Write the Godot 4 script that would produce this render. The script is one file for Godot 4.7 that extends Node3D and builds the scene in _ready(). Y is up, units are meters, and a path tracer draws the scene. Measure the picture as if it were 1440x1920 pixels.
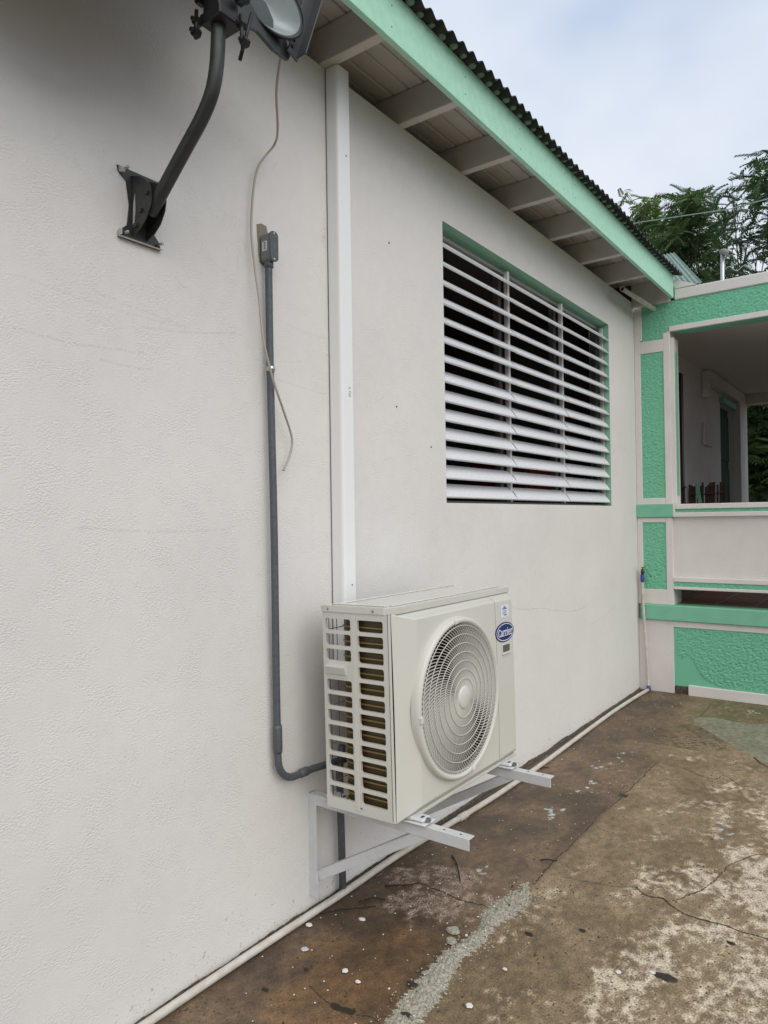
extends Node3D

var M := {}
var taken := {}
var rng := RandomNumberGenerator.new()

# ------------------------------------------------------------------ helpers
func lin(r: float, g: float, b: float) -> Color:
	return Color(r, g, b).linear_to_srgb()

func mat(key: String, c: Color, rough := 0.8, metal := 0.0) -> StandardMaterial3D:
	var m := StandardMaterial3D.new()
	m.resource_name = key
	m.albedo_color = c
	m.roughness = rough
	m.metallic = metal
	M[key] = m
	return m

func noise_image(sd: int, freq: float, size: int, octaves := 3, kind := FastNoiseLite.TYPE_SIMPLEX_SMOOTH, sx := 1.0) -> Image:
	var n := FastNoiseLite.new()
	n.seed = sd
	n.noise_type = kind
	n.frequency = freq
	n.fractal_type = FastNoiseLite.FRACTAL_FBM
	n.fractal_octaves = octaves
	if sx != 1.0:
		var im := n.get_seamless_image(int(size / sx), size)
		im.resize(size, size, Image.INTERPOLATE_BILINEAR)
		return im
	return n.get_seamless_image(size, size)

# stipple that is stronger in some patches than in others
func patchy(a: Image, b: Image) -> Image:
	var p := a.get_data()
	var q := b.get_data()
	for i in p.size():
		var k := 0.35 + 0.95 * smoothstep(0.3, 0.75, q[i] / 255.0)
		p[i] = clampi(int(127.0 + (p[i] - 127.0) * k), 0, 255)
	return Image.create_from_data(a.get_width(), a.get_height(), false, Image.FORMAT_L8, p)

func tex(im: Image) -> ImageTexture:
	return ImageTexture.create_from_image(im)

# grey noise stretched to a narrow band of tones round a colour, as a multiply layer
func tone_texture(im: Image, lo: Color, hi: Color) -> ImageTexture:
	var d := im.get_data()
	var n := d.size()
	var o := PackedByteArray()
	o.resize(n * 3)
	for i in n:
		var t := d[i] / 255.0
		o[i * 3] = int(255.0 * lerpf(lo.r, hi.r, t))
		o[i * 3 + 1] = int(255.0 * lerpf(lo.g, hi.g, t))
		o[i * 3 + 2] = int(255.0 * lerpf(lo.b, hi.b, t))
	return tex(Image.create_from_data(im.get_width(), im.get_height(), false, Image.FORMAT_RGB8, o))

func relief(m: StandardMaterial3D, t: Texture2D, cm: float, tile: float) -> void:
	m.heightmap_enabled = true
	m.heightmap_texture = t
	m.heightmap_scale = cm
	world_tiled(m, tile)

func world_tiled(m: StandardMaterial3D, tile: float) -> void:
	m.uv1_triplanar = true
	m.uv1_world_triplanar = true
	m.uv1_triplanar_sharpness = 6.0
	m.uv1_scale = Vector3.ONE / tile

func mottled(m: StandardMaterial3D, t: Texture2D, tile: float) -> void:
	m.detail_enabled = true
	m.detail_albedo = t
	m.detail_blend_mode = BaseMaterial3D.BLEND_MODE_MUL
	m.detail_uv_layer = BaseMaterial3D.DETAIL_UV_2
	m.uv2_triplanar = true
	m.uv2_world_triplanar = true
	m.uv2_triplanar_sharpness = 6.0
	m.uv2_scale = Vector3.ONE / tile

func begin(smooth := false) -> SurfaceTool:
	var st := SurfaceTool.new()
	st.begin(Mesh.PRIMITIVE_TRIANGLES)
	st.set_smooth_group(0 if smooth else -1)
	return st

func tri(st: SurfaceTool, a: Vector3, b: Vector3, c: Vector3) -> void:
	# corners counter-clockwise as seen from outside
	st.add_vertex(a); st.add_vertex(c); st.add_vertex(b)

func quad(st: SurfaceTool, a: Vector3, b: Vector3, c: Vector3, d: Vector3) -> void:
	tri(st, a, b, c); tri(st, a, c, d)

func tri_from(st: SurfaceTool, a: Vector3, b: Vector3, c: Vector3, mid: Vector3) -> void:
	if (b - a).cross(c - a).dot((a + b + c) / 3.0 - mid) >= 0.0:
		tri(st, a, b, c)
	else:
		tri(st, a, c, b)

# chamfered box given by a transform and its size
func obox(st: SurfaceTool, xf: Transform3D, size: Vector3, bev := 0.0) -> void:
	var h := size * 0.5
	var mid := xf.origin
	bev = minf(bev, minf(h.x, minf(h.y, h.z)) * 0.9)
	if bev <= 0.0:
		for ax in 3:
			for s in [-1.0, 1.0]:
				var p := []
				for k in [[-1, -1], [1, -1], [1, 1], [-1, 1]]:
					var v := Vector3.ZERO
					v[ax] = s * h[ax]
					v[(ax + 1) % 3] = k[0] * h[(ax + 1) % 3]
					v[(ax + 2) % 3] = k[1] * h[(ax + 2) % 3]
					p.append(xf * v)
				tri_from(st, p[0], p[1], p[2], mid)
				tri_from(st, p[0], p[2], p[3], mid)
		return
	var at := func(s: Vector3, ax: int) -> Vector3:
		var v := Vector3(s.x * (h.x - bev), s.y * (h.y - bev), s.z * (h.z - bev))
		v[ax] = s[ax] * h[ax]
		return xf * v
	for ax in 3:
		var b := (ax + 1) % 3
		var c := (ax + 2) % 3
		for s in [-1.0, 1.0]:
			var p := []
			for k in [[-1, -1], [1, -1], [1, 1], [-1, 1]]:
				var sg := Vector3.ZERO
				sg[ax] = s; sg[b] = k[0]; sg[c] = k[1]
				p.append(at.call(sg, ax))
			tri_from(st, p[0], p[1], p[2], mid)
			tri_from(st, p[0], p[2], p[3], mid)
		for sb in [-1.0, 1.0]:
			for sc in [-1.0, 1.0]:
				var s0 := Vector3.ZERO
				s0[ax] = -1; s0[b] = sb; s0[c] = sc
				var s1 := s0
				s1[ax] = 1
				var p0: Vector3 = at.call(s0, b)
				var p1: Vector3 = at.call(s1, b)
				var p2: Vector3 = at.call(s1, c)
				var p3: Vector3 = at.call(s0, c)
				tri_from(st, p0, p1, p2, mid)
				tri_from(st, p0, p2, p3, mid)
	for sx in [-1.0, 1.0]:
		for sy in [-1.0, 1.0]:
			for sz in [-1.0, 1.0]:
				var s := Vector3(sx, sy, sz)
				tri_from(st, at.call(s, 0), at.call(s, 1), at.call(s, 2), mid)

func box(st: SurfaceTool, mn: Vector3, mx: Vector3, bev := 0.0) -> void:
	obox(st, Transform3D(Basis(), (mn + mx) * 0.5), (mx - mn).abs(), bev)

# bar of rectangular section from a to b; up gives the direction of its height
func bar(st: SurfaceTool, a: Vector3, b: Vector3, wide: float, high: float, up := Vector3.UP, bev := 0.0) -> void:
	var z := (b - a).normalized()
	var x := up.cross(z).normalized()
	var y := z.cross(x)
	obox(st, Transform3D(Basis(x, y, z), (a + b) * 0.5), Vector3(wide, high, (b - a).length()), bev)

func tube(st: SurfaceTool, pts: Array, r, sides := 10, caps := true) -> void:
	var n := pts.size()
	var rings := []
	var u := Vector3.ZERO
	for i in n:
		var t: Vector3 = (pts[mini(i + 1, n - 1)] - pts[maxi(i - 1, 0)]).normalized()
		if i == 0:
			u = t.cross(Vector3.UP if absf(t.y) < 0.9 else Vector3.RIGHT).normalized()
		else:
			u = (u - t * u.dot(t)).normalized()
		var v := t.cross(u)
		var rad: float = r[i] if r is Array else r
		var ring := []
		for k in sides:
			var a := TAU * k / sides
			ring.append(pts[i] + (u * cos(a) + v * sin(a)) * rad)
		rings.append(ring)
	for i in n - 1:
		for k in sides:
			var k2 := (k + 1) % sides
			quad(st, rings[i][k], rings[i][k2], rings[i + 1][k2], rings[i + 1][k])
	if caps:
		for k in sides:
			var k2 := (k + 1) % sides
			tri_from(st, rings[0][k], rings[0][k2], pts[0], pts[1])
			tri_from(st, rings[n - 1][k], rings[n - 1][k2], pts[n - 1], pts[n - 2])

# profile of (radius, height) turned round the transform's y axis
func lathe(st: SurfaceTool, xf: Transform3D, prof: Array, segs := 24) -> void:
	for i in prof.size() - 1:
		var p: Vector2 = prof[i]
		var q: Vector2 = prof[i + 1]
		for k in segs:
			var a := TAU * k / segs
			var b := TAU * (k + 1) / segs
			var v := []
			for w in [[p, a], [p, b], [q, b], [q, a]]:
				v.append(xf * Vector3(w[0].x * cos(w[1]), w[0].y, -w[0].x * sin(w[1])))
			if p.x > 1e-6:
				tri(st, v[0], v[1], v[2])
			if q.x > 1e-6:
				tri(st, v[0], v[2], v[3])

# flat outline (x, y) pushed from z = 0 to z = depth in the transform's axes
func prism(st: SurfaceTool, xf: Transform3D, poly: PackedVector2Array, depth: float) -> void:
	var idx := Geometry2D.triangulate_polygon(poly)
	var mid := Vector2.ZERO
	for p in poly:
		mid += p / poly.size()
	for i in range(0, idx.size(), 3):
		var a := poly[idx[i]]; var b := poly[idx[i + 1]]; var c := poly[idx[i + 2]]
		if (b - a).cross(c - a) < 0.0:
			var s := b; b = c; c = s
		var flip := depth < 0.0
		var f := [Vector3(a.x, a.y, depth), Vector3(b.x, b.y, depth), Vector3(c.x, c.y, depth)]
		var g := [Vector3(a.x, a.y, 0), Vector3(b.x, b.y, 0), Vector3(c.x, c.y, 0)]
		if flip:
			tri(st, xf * f[0], xf * f[2], xf * f[1]); tri(st, xf * g[0], xf * g[1], xf * g[2])
		else:
			tri(st, xf * f[0], xf * f[1], xf * f[2]); tri(st, xf * g[0], xf * g[2], xf * g[1])
	var ccw := not Geometry2D.is_polygon_clockwise(poly)
	for i in poly.size():
		var a := poly[i]; var b := poly[(i + 1) % poly.size()]
		var q := [xf * Vector3(a.x, a.y, 0), xf * Vector3(b.x, b.y, 0), xf * Vector3(b.x, b.y, depth), xf * Vector3(a.x, a.y, depth)]
		if ccw != (depth < 0.0):
			quad(st, q[0], q[1], q[2], q[3])
		else:
			quad(st, q[3], q[2], q[1], q[0])

func rounded(w: float, h: float, r: float, steps := 4) -> PackedVector2Array:
	var o := PackedVector2Array()
	for c in [[w / 2 - r, h / 2 - r, 0.0], [-w / 2 + r, h / 2 - r, PI / 2], [-w / 2 + r, -h / 2 + r, PI], [w / 2 - r, -h / 2 + r, PI * 1.5]]:
		for k in steps + 1:
			var a: float = c[2] + PI / 2 * k / steps
			o.append(Vector2(c[0] + r * cos(a), c[1] + r * sin(a)))
	return o

# surface over a grid of (u, v); f(u, v) gives the point, use(u, v) leaves cells out
func sheet(st: SurfaceTool, nu: int, nv: int, f: Callable, use = null) -> void:
	var p := []
	for i in nu + 1:
		var row := PackedVector3Array()
		for j in nv + 1:
			row.append(f.call(float(i) / nu, float(j) / nv))
		p.append(row)
	for i in nu:
		for j in nv:
			if use != null and not use.call((i + 0.5) / nu, (j + 0.5) / nv):
				continue
			quad(st, p[i][j], p[i + 1][j], p[i + 1][j + 1], p[i][j + 1])

func numbered(called: String) -> String:
	var k: int = taken.get(called, -1) + 1
	taken[called] = k
	return called if k == 0 else "%s_%03d" % [called, k]

func thing(called: String, label: String, category: String, at := Vector3.ZERO, group := "") -> Node3D:
	var o := Node3D.new()
	o.name = numbered(called)
	add_child(o)
	o.position = at
	o.set_meta("label", label)
	o.set_meta("category", category)
	if group:
		o.set_meta("group", group)
	return o

# one named mesh under parent; shapes are drawn in world axes and set back by the thing's place
func part(parent: Node3D, called: String, st: SurfaceTool, m: Material, label := "") -> MeshInstance3D:
	st.generate_normals()
	return put_mesh(parent, called, st.commit(), m, label)

func put_mesh(parent: Node3D, called: String, mesh: Mesh, m: Material, label := "") -> MeshInstance3D:
	var o := MeshInstance3D.new()
	o.mesh = mesh
	o.material_override = m
	o.name = called
	parent.add_child(o, true)
	var up: Node = parent
	var off := Vector3.ZERO
	while up != self:
		off += (up as Node3D).position
		up = up.get_parent()
	o.position = -off
	if label:
		o.set_meta("label", label)
	return o

func single(called: String, st: SurfaceTool, m: Material, label: String, category: String, at := Vector3.ZERO, group := "") -> MeshInstance3D:
	st.generate_normals()
	var o := MeshInstance3D.new()
	o.mesh = st.commit()
	o.material_override = m
	o.name = numbered(called)
	add_child(o)
	o.position = at
	o.set_meta("label", label)
	o.set_meta("category", category)
	if group:
		o.set_meta("group", group)
	return o

func structure(called: String, st: SurfaceTool, m: Material) -> MeshInstance3D:
	st.generate_normals()
	var o := MeshInstance3D.new()
	o.mesh = st.commit()
	o.material_override = m
	o.name = numbered(called)
	o.set_meta("kind", "structure")
	add_child(o)
	return o

func smooth_path(pts: Array, step := 0.02) -> Array:
	var c := Curve3D.new()
	for i in pts.size():
		var t: Vector3 = (pts[mini(i + 1, pts.size() - 1)] - pts[maxi(i - 1, 0)]) / 6.0
		c.add_point(pts[i], -t, t)
	c.bake_interval = step
	return Array(c.get_baked_points())

# ------------------------------------------------------------------ scene
func _ready() -> void:
	rng.seed = 11
	camera_and_light()
	make_materials()
	build_ground()
	build_house()
	build_porch()
	build_trees()
	build_air_conditioner()
	build_brackets()
	build_wall_fittings()
	build_dish_mast()
	build_pipes()
	build_small_things()

func camera_and_light() -> void:
	var cam := Camera3D.new()
	cam.name = "camera"
	cam.position = Vector3(1.875, 1.5, 0.0)
	cam.rotation_degrees = Vector3(0.558, 36.304, -0.841)
	cam.fov = 71.6
	cam.near = 0.05
	cam.far = 400.0
	add_child(cam)
	cam.current = true
	var env := Environment.new()
	env.background_mode = Environment.BG_SKY
	var sm := PanoramaSkyMaterial.new()
	sm.panorama = tex(sky_image())
	sm.energy_multiplier = 1.0
	var sky := Sky.new()
	sky.sky_material = sm
	env.sky = sky
	env.background_energy_multiplier = 0.78
	env.tonemap_mode = Environment.TONE_MAPPER_LINEAR
	env.tonemap_exposure = 1.33
	env.sdfgi_enabled = true
	env.ssao_enabled = true
	env.ssil_enabled = true
	var we := WorldEnvironment.new()
	we.name = "surroundings"
	we.environment = env
	add_child(we)
	var sun := DirectionalLight3D.new()
	sun.name = "sun"
	sun.light_energy = 0.5
	sun.light_color = Color(1.0, 0.962, 0.91)
	sun.light_angular_distance = 70.0
	sun.shadow_enabled = true
	add_child(sun)
	sun.look_at_from_position(Vector3(0.62, 0.70, 0.30) * 20.0, Vector3.ZERO)

# thin bright overcast: pale blue-grey with soft brighter cloud, the same all round
func sky_image() -> Image:
	var w := 1024
	var h := 512
	var a := FastNoiseLite.new()
	a.seed = 5
	a.frequency = 1.5
	a.fractal_octaves = 5
	a.fractal_gain = 0.45
	var b := FastNoiseLite.new()
	b.seed = 9
	b.frequency = 2.6
	b.fractal_octaves = 4
	var o := PackedByteArray()
	o.resize(w * h * 3)
	for j in h:
		var up := PI * (0.5 - (j + 0.5) / h)
		var cy := cos(up)
		var sy := sin(up)
		for i in w:
			var t := TAU * i / w
			var p := Vector3(cy * cos(t), sy * 1.6, cy * sin(t))
			var k := clampf(0.46 + 1.05 * a.get_noise_3dv(p) + 0.42 * b.get_noise_3dv(p), 0.0, 1.0)
			k = k * k * (3.0 - 2.0 * k)
			var low := clampf(1.0 - absf(sy) * 2.2, 0.0, 1.0)
			k = clampf(k * 0.8 + low * 0.22, 0.0, 1.0)
			var q := (j * w + i) * 3
			o[q] = int(lerpf(186.0, 240.0, k))
			o[q + 1] = int(lerpf(202.0, 244.0, k))
			o[q + 2] = int(lerpf(227.0, 251.0, k))
	return Image.create_from_data(w, h, false, Image.FORMAT_RGB8, o)

func make_materials() -> void:
	var stipple := tex(patchy(noise_image(3, 0.11, 1024, 3, FastNoiseLite.TYPE_SIMPLEX_SMOOTH, 1.7), noise_image(4, 0.006, 1024, 4)))
	var fine := tex(noise_image(8, 0.16, 512, 3))
	var blotch := noise_image(21, 0.008, 512, 5)
	var wear := tone_texture(blotch, Color(0.95, 0.945, 0.94), Color(1.0, 1.0, 1.0))
	var wear2 := tone_texture(noise_image(34, 0.02, 512, 5), Color(0.84, 0.83, 0.81), Color(1.0, 1.0, 1.0))
	var m := mat("wall_paint", lin(0.80, 0.782, 0.745), 0.85)
	relief(m, stipple, 0.115, 0.8)
	m.detail_enabled = true
	m.detail_albedo = tex(wall_marks())
	m.detail_blend_mode = BaseMaterial3D.BLEND_MODE_MUL
	m.detail_uv_layer = BaseMaterial3D.DETAIL_UV_2
	m = mat("porch_paint", lin(0.76, 0.725, 0.69), 0.85)
	relief(m, stipple, 0.16, 0.9)
	mottled(m, wear, 1.9)
	m = mat("mint_paint", lin(0.45, 0.80, 0.60), 0.5)
	relief(m, fine, 0.05, 0.5)
	mottled(m, tone_texture(noise_image(41, 0.03, 512, 5), Color(0.92, 0.94, 0.93), Color(1, 1, 1)), 0.9)
	m = mat("green_stucco", lin(0.185, 0.53, 0.34), 0.75)
	relief(m, fine, 0.12, 0.35)
	m = mat("green_paint", lin(0.205, 0.535, 0.355), 0.6)
	relief(m, fine, 0.06, 0.6)
	mottled(m, wear, 0.7)
	m = mat("reveal_paint", lin(0.24, 0.47, 0.33), 0.6)
	m = mat("eave_paint", lin(0.62, 0.58, 0.545), 0.75)
	relief(m, tex(noise_image(51, 0.05, 512, 4, FastNoiseLite.TYPE_SIMPLEX_SMOOTH, 4.0)), 0.06, 0.8)
	mottled(m, wear, 0.8)
	m = mat("roof_sheet", lin(0.035, 0.045, 0.04), 0.6, 0.2)
	mottled(m, wear2, 0.5)
	mat("roof_filler", lin(0.22, 0.36, 0.28), 0.8)
	m = mat("galvanised", lin(0.34, 0.47, 0.42), 0.5, 0.3)
	mottled(m, wear2, 0.6)
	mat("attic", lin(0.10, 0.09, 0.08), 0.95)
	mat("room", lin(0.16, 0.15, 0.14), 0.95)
	m = mat("aluminium_blade", lin(0.80, 0.805, 0.81), 0.45, 0.0)
	mottled(m, tone_texture(noise_image(63, 0.05, 512, 5), Color(0.9, 0.91, 0.93), Color(1, 1, 1)), 0.55)
	mat("window_frame", lin(0.60, 0.59, 0.57), 0.5)
	mat("operator", lin(0.16, 0.15, 0.15), 0.5, 0.4)
	m = mat("unit_shell", lin(0.61, 0.60, 0.54), 0.38)
	m.clearcoat_enabled = true
	m.clearcoat = 0.5
	m.clearcoat_roughness = 0.2
	relief(m, fine, 0.012, 0.25)
	m = mat("unit_lid", lin(0.61, 0.60, 0.54), 0.22)
	var drops := noise_image(77, 0.05, 512, 2, FastNoiseLite.TYPE_CELLULAR)
	relief(m, tex(drops), 0.05, 0.35)
	m.clearcoat_enabled = true
	m.clearcoat = 1.0
	m.clearcoat_roughness = 0.1
	mat("grille_plastic", lin(0.61, 0.60, 0.54), 0.4)
	mat("unit_inside", lin(0.05, 0.048, 0.05), 0.8)
	mat("fan_blade", lin(0.10, 0.095, 0.10), 0.5)
	m = mat("coil", lin(0.075, 0.052, 0.018), 0.5, 0.2)
	mat("coil_tube", lin(0.26, 0.19, 0.07), 0.4, 0.3)
	mat("badge_blue", lin(0.006, 0.016, 0.14), 0.35)
	mat("badge_white", lin(0.78, 0.79, 0.82), 0.35)
	mat("sticker", lin(0.72, 0.75, 0.80), 0.5)
	mat("print_blue", lin(0.05, 0.11, 0.36), 0.6)
	mat("print_dark", lin(0.04, 0.04, 0.045), 0.7)
	m = mat("bracket_paint", lin(0.62, 0.635, 0.63), 0.45)
	mottled(m, wear, 0.35)
	mat("bracket_top", lin(0.62, 0.635, 0.63), 0.4)
	mat("bolt", lin(0.30, 0.30, 0.30), 0.35, 0.9)
	m = mat("trunking", lin(0.84, 0.85, 0.84), 0.38)
	m = mat("conduit_pvc", lin(0.105, 0.12, 0.135), 0.5)
	mottled(m, wear2, 0.25)
	mat("box_grey", lin(0.17, 0.18, 0.18), 0.45)
	mat("zinc", lin(0.50, 0.51, 0.51), 0.3, 0.9)
	mat("cable_beige", lin(0.42, 0.37, 0.31), 0.5)
	m = mat("mortar", lin(0.26, 0.24, 0.18), 0.95)
	relief(m, fine, 0.2, 0.2)
	m = mat("mast_steel", lin(0.055, 0.060, 0.058), 0.42, 0.3)
	mottled(m, wear2, 0.3)
	mat("mast_black", lin(0.016, 0.016, 0.017), 0.5, 0.2)
	mat("chipped", lin(0.48, 0.46, 0.43), 0.6)
	m = mat("dish_grey", lin(0.20, 0.20, 0.20), 0.6)
	m = mat("lamp_housing", lin(0.06, 0.068, 0.07), 0.45, 0.4)
	mat("lamp_reflector", lin(0.70, 0.76, 0.78), 0.3, 0.2)
	m = mat("lamp_glass", Color(0.85, 0.93, 0.95, 0.22), 0.06)
	m.transparency = BaseMaterial3D.TRANSPARENCY_ALPHA
	m = mat("pvc_white", lin(0.66, 0.645, 0.60), 0.45)
	mottled(m, tone_texture(noise_image(88, 0.03, 512, 5), Color(0.86, 0.84, 0.80), Color(1, 1, 1)), 1.3)
	mat("pvc_blue", lin(0.03, 0.08, 0.30), 0.4)
	mat("brass", lin(0.10, 0.085, 0.06), 0.5, 0.6)
	m = mat("footing", lin(0.20, 0.175, 0.14), 0.95)
	relief(m, fine, 0.4, 0.22)
	mottled(m, tone_texture(noise_image(89, 0.04, 512, 5), Color(0.45, 0.42, 0.38), Color(1, 1, 1)), 0.5)
	m = mat("repair_mortar", lin(0.64, 0.62, 0.54), 0.95)
	relief(m, tex(noise_image(97, 0.22, 512, 3)), 0.25, 0.3)
	mottled(m, tone_texture(noise_image(98, 0.06, 512, 5), Color(0.6, 0.58, 0.53), Color(1, 1, 1)), 0.25)
	mat("twig", lin(0.02, 0.016, 0.013), 0.8)
	mat("paint_flake", lin(0.72, 0.71, 0.68), 0.7)
	mat("blue_flake", lin(0.46, 0.53, 0.54), 0.6)
	mat("dark_leaf", lin(0.03, 0.024, 0.018), 0.7)
	m = mat("door_wood", lin(0.045, 0.022, 0.014), 0.5)
	mat("dark_green", lin(0.006, 0.045, 0.02), 0.9)
	m = mat("floor_tile", lin(0.22, 0.11, 0.08), 0.45)
	mottled(m, wear2, 0.4)
	m = mat("ceiling_paint", lin(0.76, 0.725, 0.69), 0.9)
	mat("stick", lin(0.075, 0.045, 0.03), 0.85)
	mat("red_box", lin(0.35, 0.03, 0.02), 0.5)
	m = mat("bark", lin(0.10, 0.085, 0.065), 0.95)
	for k in 3:
		m = mat("leaf%d" % k, [lin(0.045, 0.085, 0.025), lin(0.07, 0.12, 0.028), lin(0.032, 0.062, 0.024)][k], 0.6)
		m.backlight_enabled = true
		m.backlight = [lin(0.05, 0.10, 0.02), lin(0.10, 0.17, 0.02), lin(0.03, 0.07, 0.02)][k]
	mat("crack", lin(0.035, 0.03, 0.025), 1.0)

# marks on the stucco as a multiply layer: faint uneven repainting, scuffs, mud flecks low down
func wall_marks() -> Image:
	var w := 2048
	var h := 1024
	var n := FastNoiseLite.new()
	n.seed = 201
	n.frequency = 0.004
	n.fractal_octaves = 5
	var big := n.get_image(w, h).get_data()
	n.seed = 202
	n.frequency = 0.05
	n.fractal_octaves = 3
	var mid := n.get_image(w, h).get_data()
	n.seed = 203
	n.frequency = 0.22
	n.fractal_octaves = 2
	var fine := n.get_image(w, h).get_data()
	var o := PackedByteArray()
	o.resize(w * h * 3)
	for j in h:
		var y := 3.34 * (1.0 - (j + 0.5) / h)
		for i in w:
			var p := j * w + i
			var b := big[p] / 255.0
			var m := mid[p] / 255.0
			var f := fine[p] / 255.0
			var k := 250.0 - 9.0 * (1.0 - b) - 4.0 * (1.0 - m)
			var r := k; var g := k; var c := k
			if y < 0.30:
				# flecks of mud thrown up from the yard
				var s := smoothstep(0.0, 0.05, f * 0.6 + m * 0.4 - 0.66 - y * 0.7)
				r -= 34.0 * s; g -= 46.0 * s; c -= 64.0 * s
			o[p * 3] = int(r); o[p * 3 + 1] = int(g); o[p * 3 + 2] = int(c)
	var to_i := func(z: float) -> int:
		return int((0.5 - z) / 6.8 * w)
	var to_j := func(y: float) -> int:
		return int((1.0 - y / 3.34) * h)
	for k in 90:
		# short scuffs and scratches, some pale, some dark
		var z := rng.randf_range(-5.9, -0.8)
		var y := rng.randf_range(0.5, 2.9)
		if k < 30:
			z = -1.72 + rng.randfn() * 0.22
			y = 2.5 + rng.randfn() * 0.18
		var a := rng.randf() * TAU
		var L := rng.randi_range(3, 22)
		var d := rng.randf_range(0.945, 0.985) if rng.randf() < 0.7 else 1.02
		for s in L:
			var i: int = to_i.call(z) + int(cos(a + s * 0.02) * s)
			var j: int = to_j.call(y) + int(sin(a + s * 0.02) * s)
			if i >= 0 and i < w and j >= 0 and j < h:
				for c in 3:
					o[(j * w + i) * 3 + c] = clampi(int(o[(j * w + i) * 3 + c] * d), 0, 255)
	# long soft strokes left by trowel and roller
	for k in 16:
		var z := rng.randf_range(-2.0, -0.8) if k < 10 else rng.randf_range(-5.5, -2.3)
		var y := 2.03 + rng.randfn() * 0.12 if k < 8 else rng.randf_range(0.5, 2.7)
		var a := rng.randf_range(-0.18, 0.12)
		var L := rng.randi_range(50, 190)
		var d := rng.randf_range(0.955, 0.985) if rng.randf() < 0.6 else 1.018
		var wav := rng.randf_range(0.01, 0.04)
		for s in L:
			var i: int = to_i.call(z) + s
			var j: int = to_j.call(y) + int(sin(a) * s + 3.0 * sin(s * wav))
			if i >= 0 and i < w and j >= 1 and j < h - 1 and fine[j * w + i] > 90:
				for e in [0, 1]:
					for c in 3:
						o[((j + e) * w + i) * 3 + c] = clampi(int(o[((j + e) * w + i) * 3 + c] * d), 0, 255)
	# brown seep stain at the left edge of the trunking
	for s in 160:
		var i: int = to_i.call(-2.178 + absf(rng.randfn()) * 0.010)
		var j: int = to_j.call(2.66 + rng.randfn() * 0.05)
		for c in 3:
			o[(j * w + i) * 3 + c] = int(o[(j * w + i) * 3 + c] * [0.96, 0.94, 0.90][c])
	return Image.create_from_data(w, h, false, Image.FORMAT_RGB8, o)

# ------------------------------------------------------------------ ground
const GX0 := -0.12
const GX1 := 3.08
const GZ0 := -6.45
const GZ1 := -0.95
const GW := 1536
const GH := 2048

func ground_noise(sd: int, metres: float, oct: int, kind := FastNoiseLite.TYPE_SIMPLEX_SMOOTH, ridged := false) -> PackedByteArray:
	var n := FastNoiseLite.new()
	n.seed = sd
	n.noise_type = kind
	n.frequency = 1.0 / (metres / ((GX1 - GX0) / GW))
	n.fractal_octaves = oct
	n.fractal_gain = 0.55
	if ridged:
		n.fractal_type = FastNoiseLite.FRACTAL_RIDGED
	return n.get_image(GW, GH).get_data()

func blob(x: float, z: float, cx: float, cz: float, rx: float, rz: float) -> float:
	var a := (x - cx) / rx
	var b := (z - cz) / rz
	return 1.0 - a * a - b * b

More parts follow.
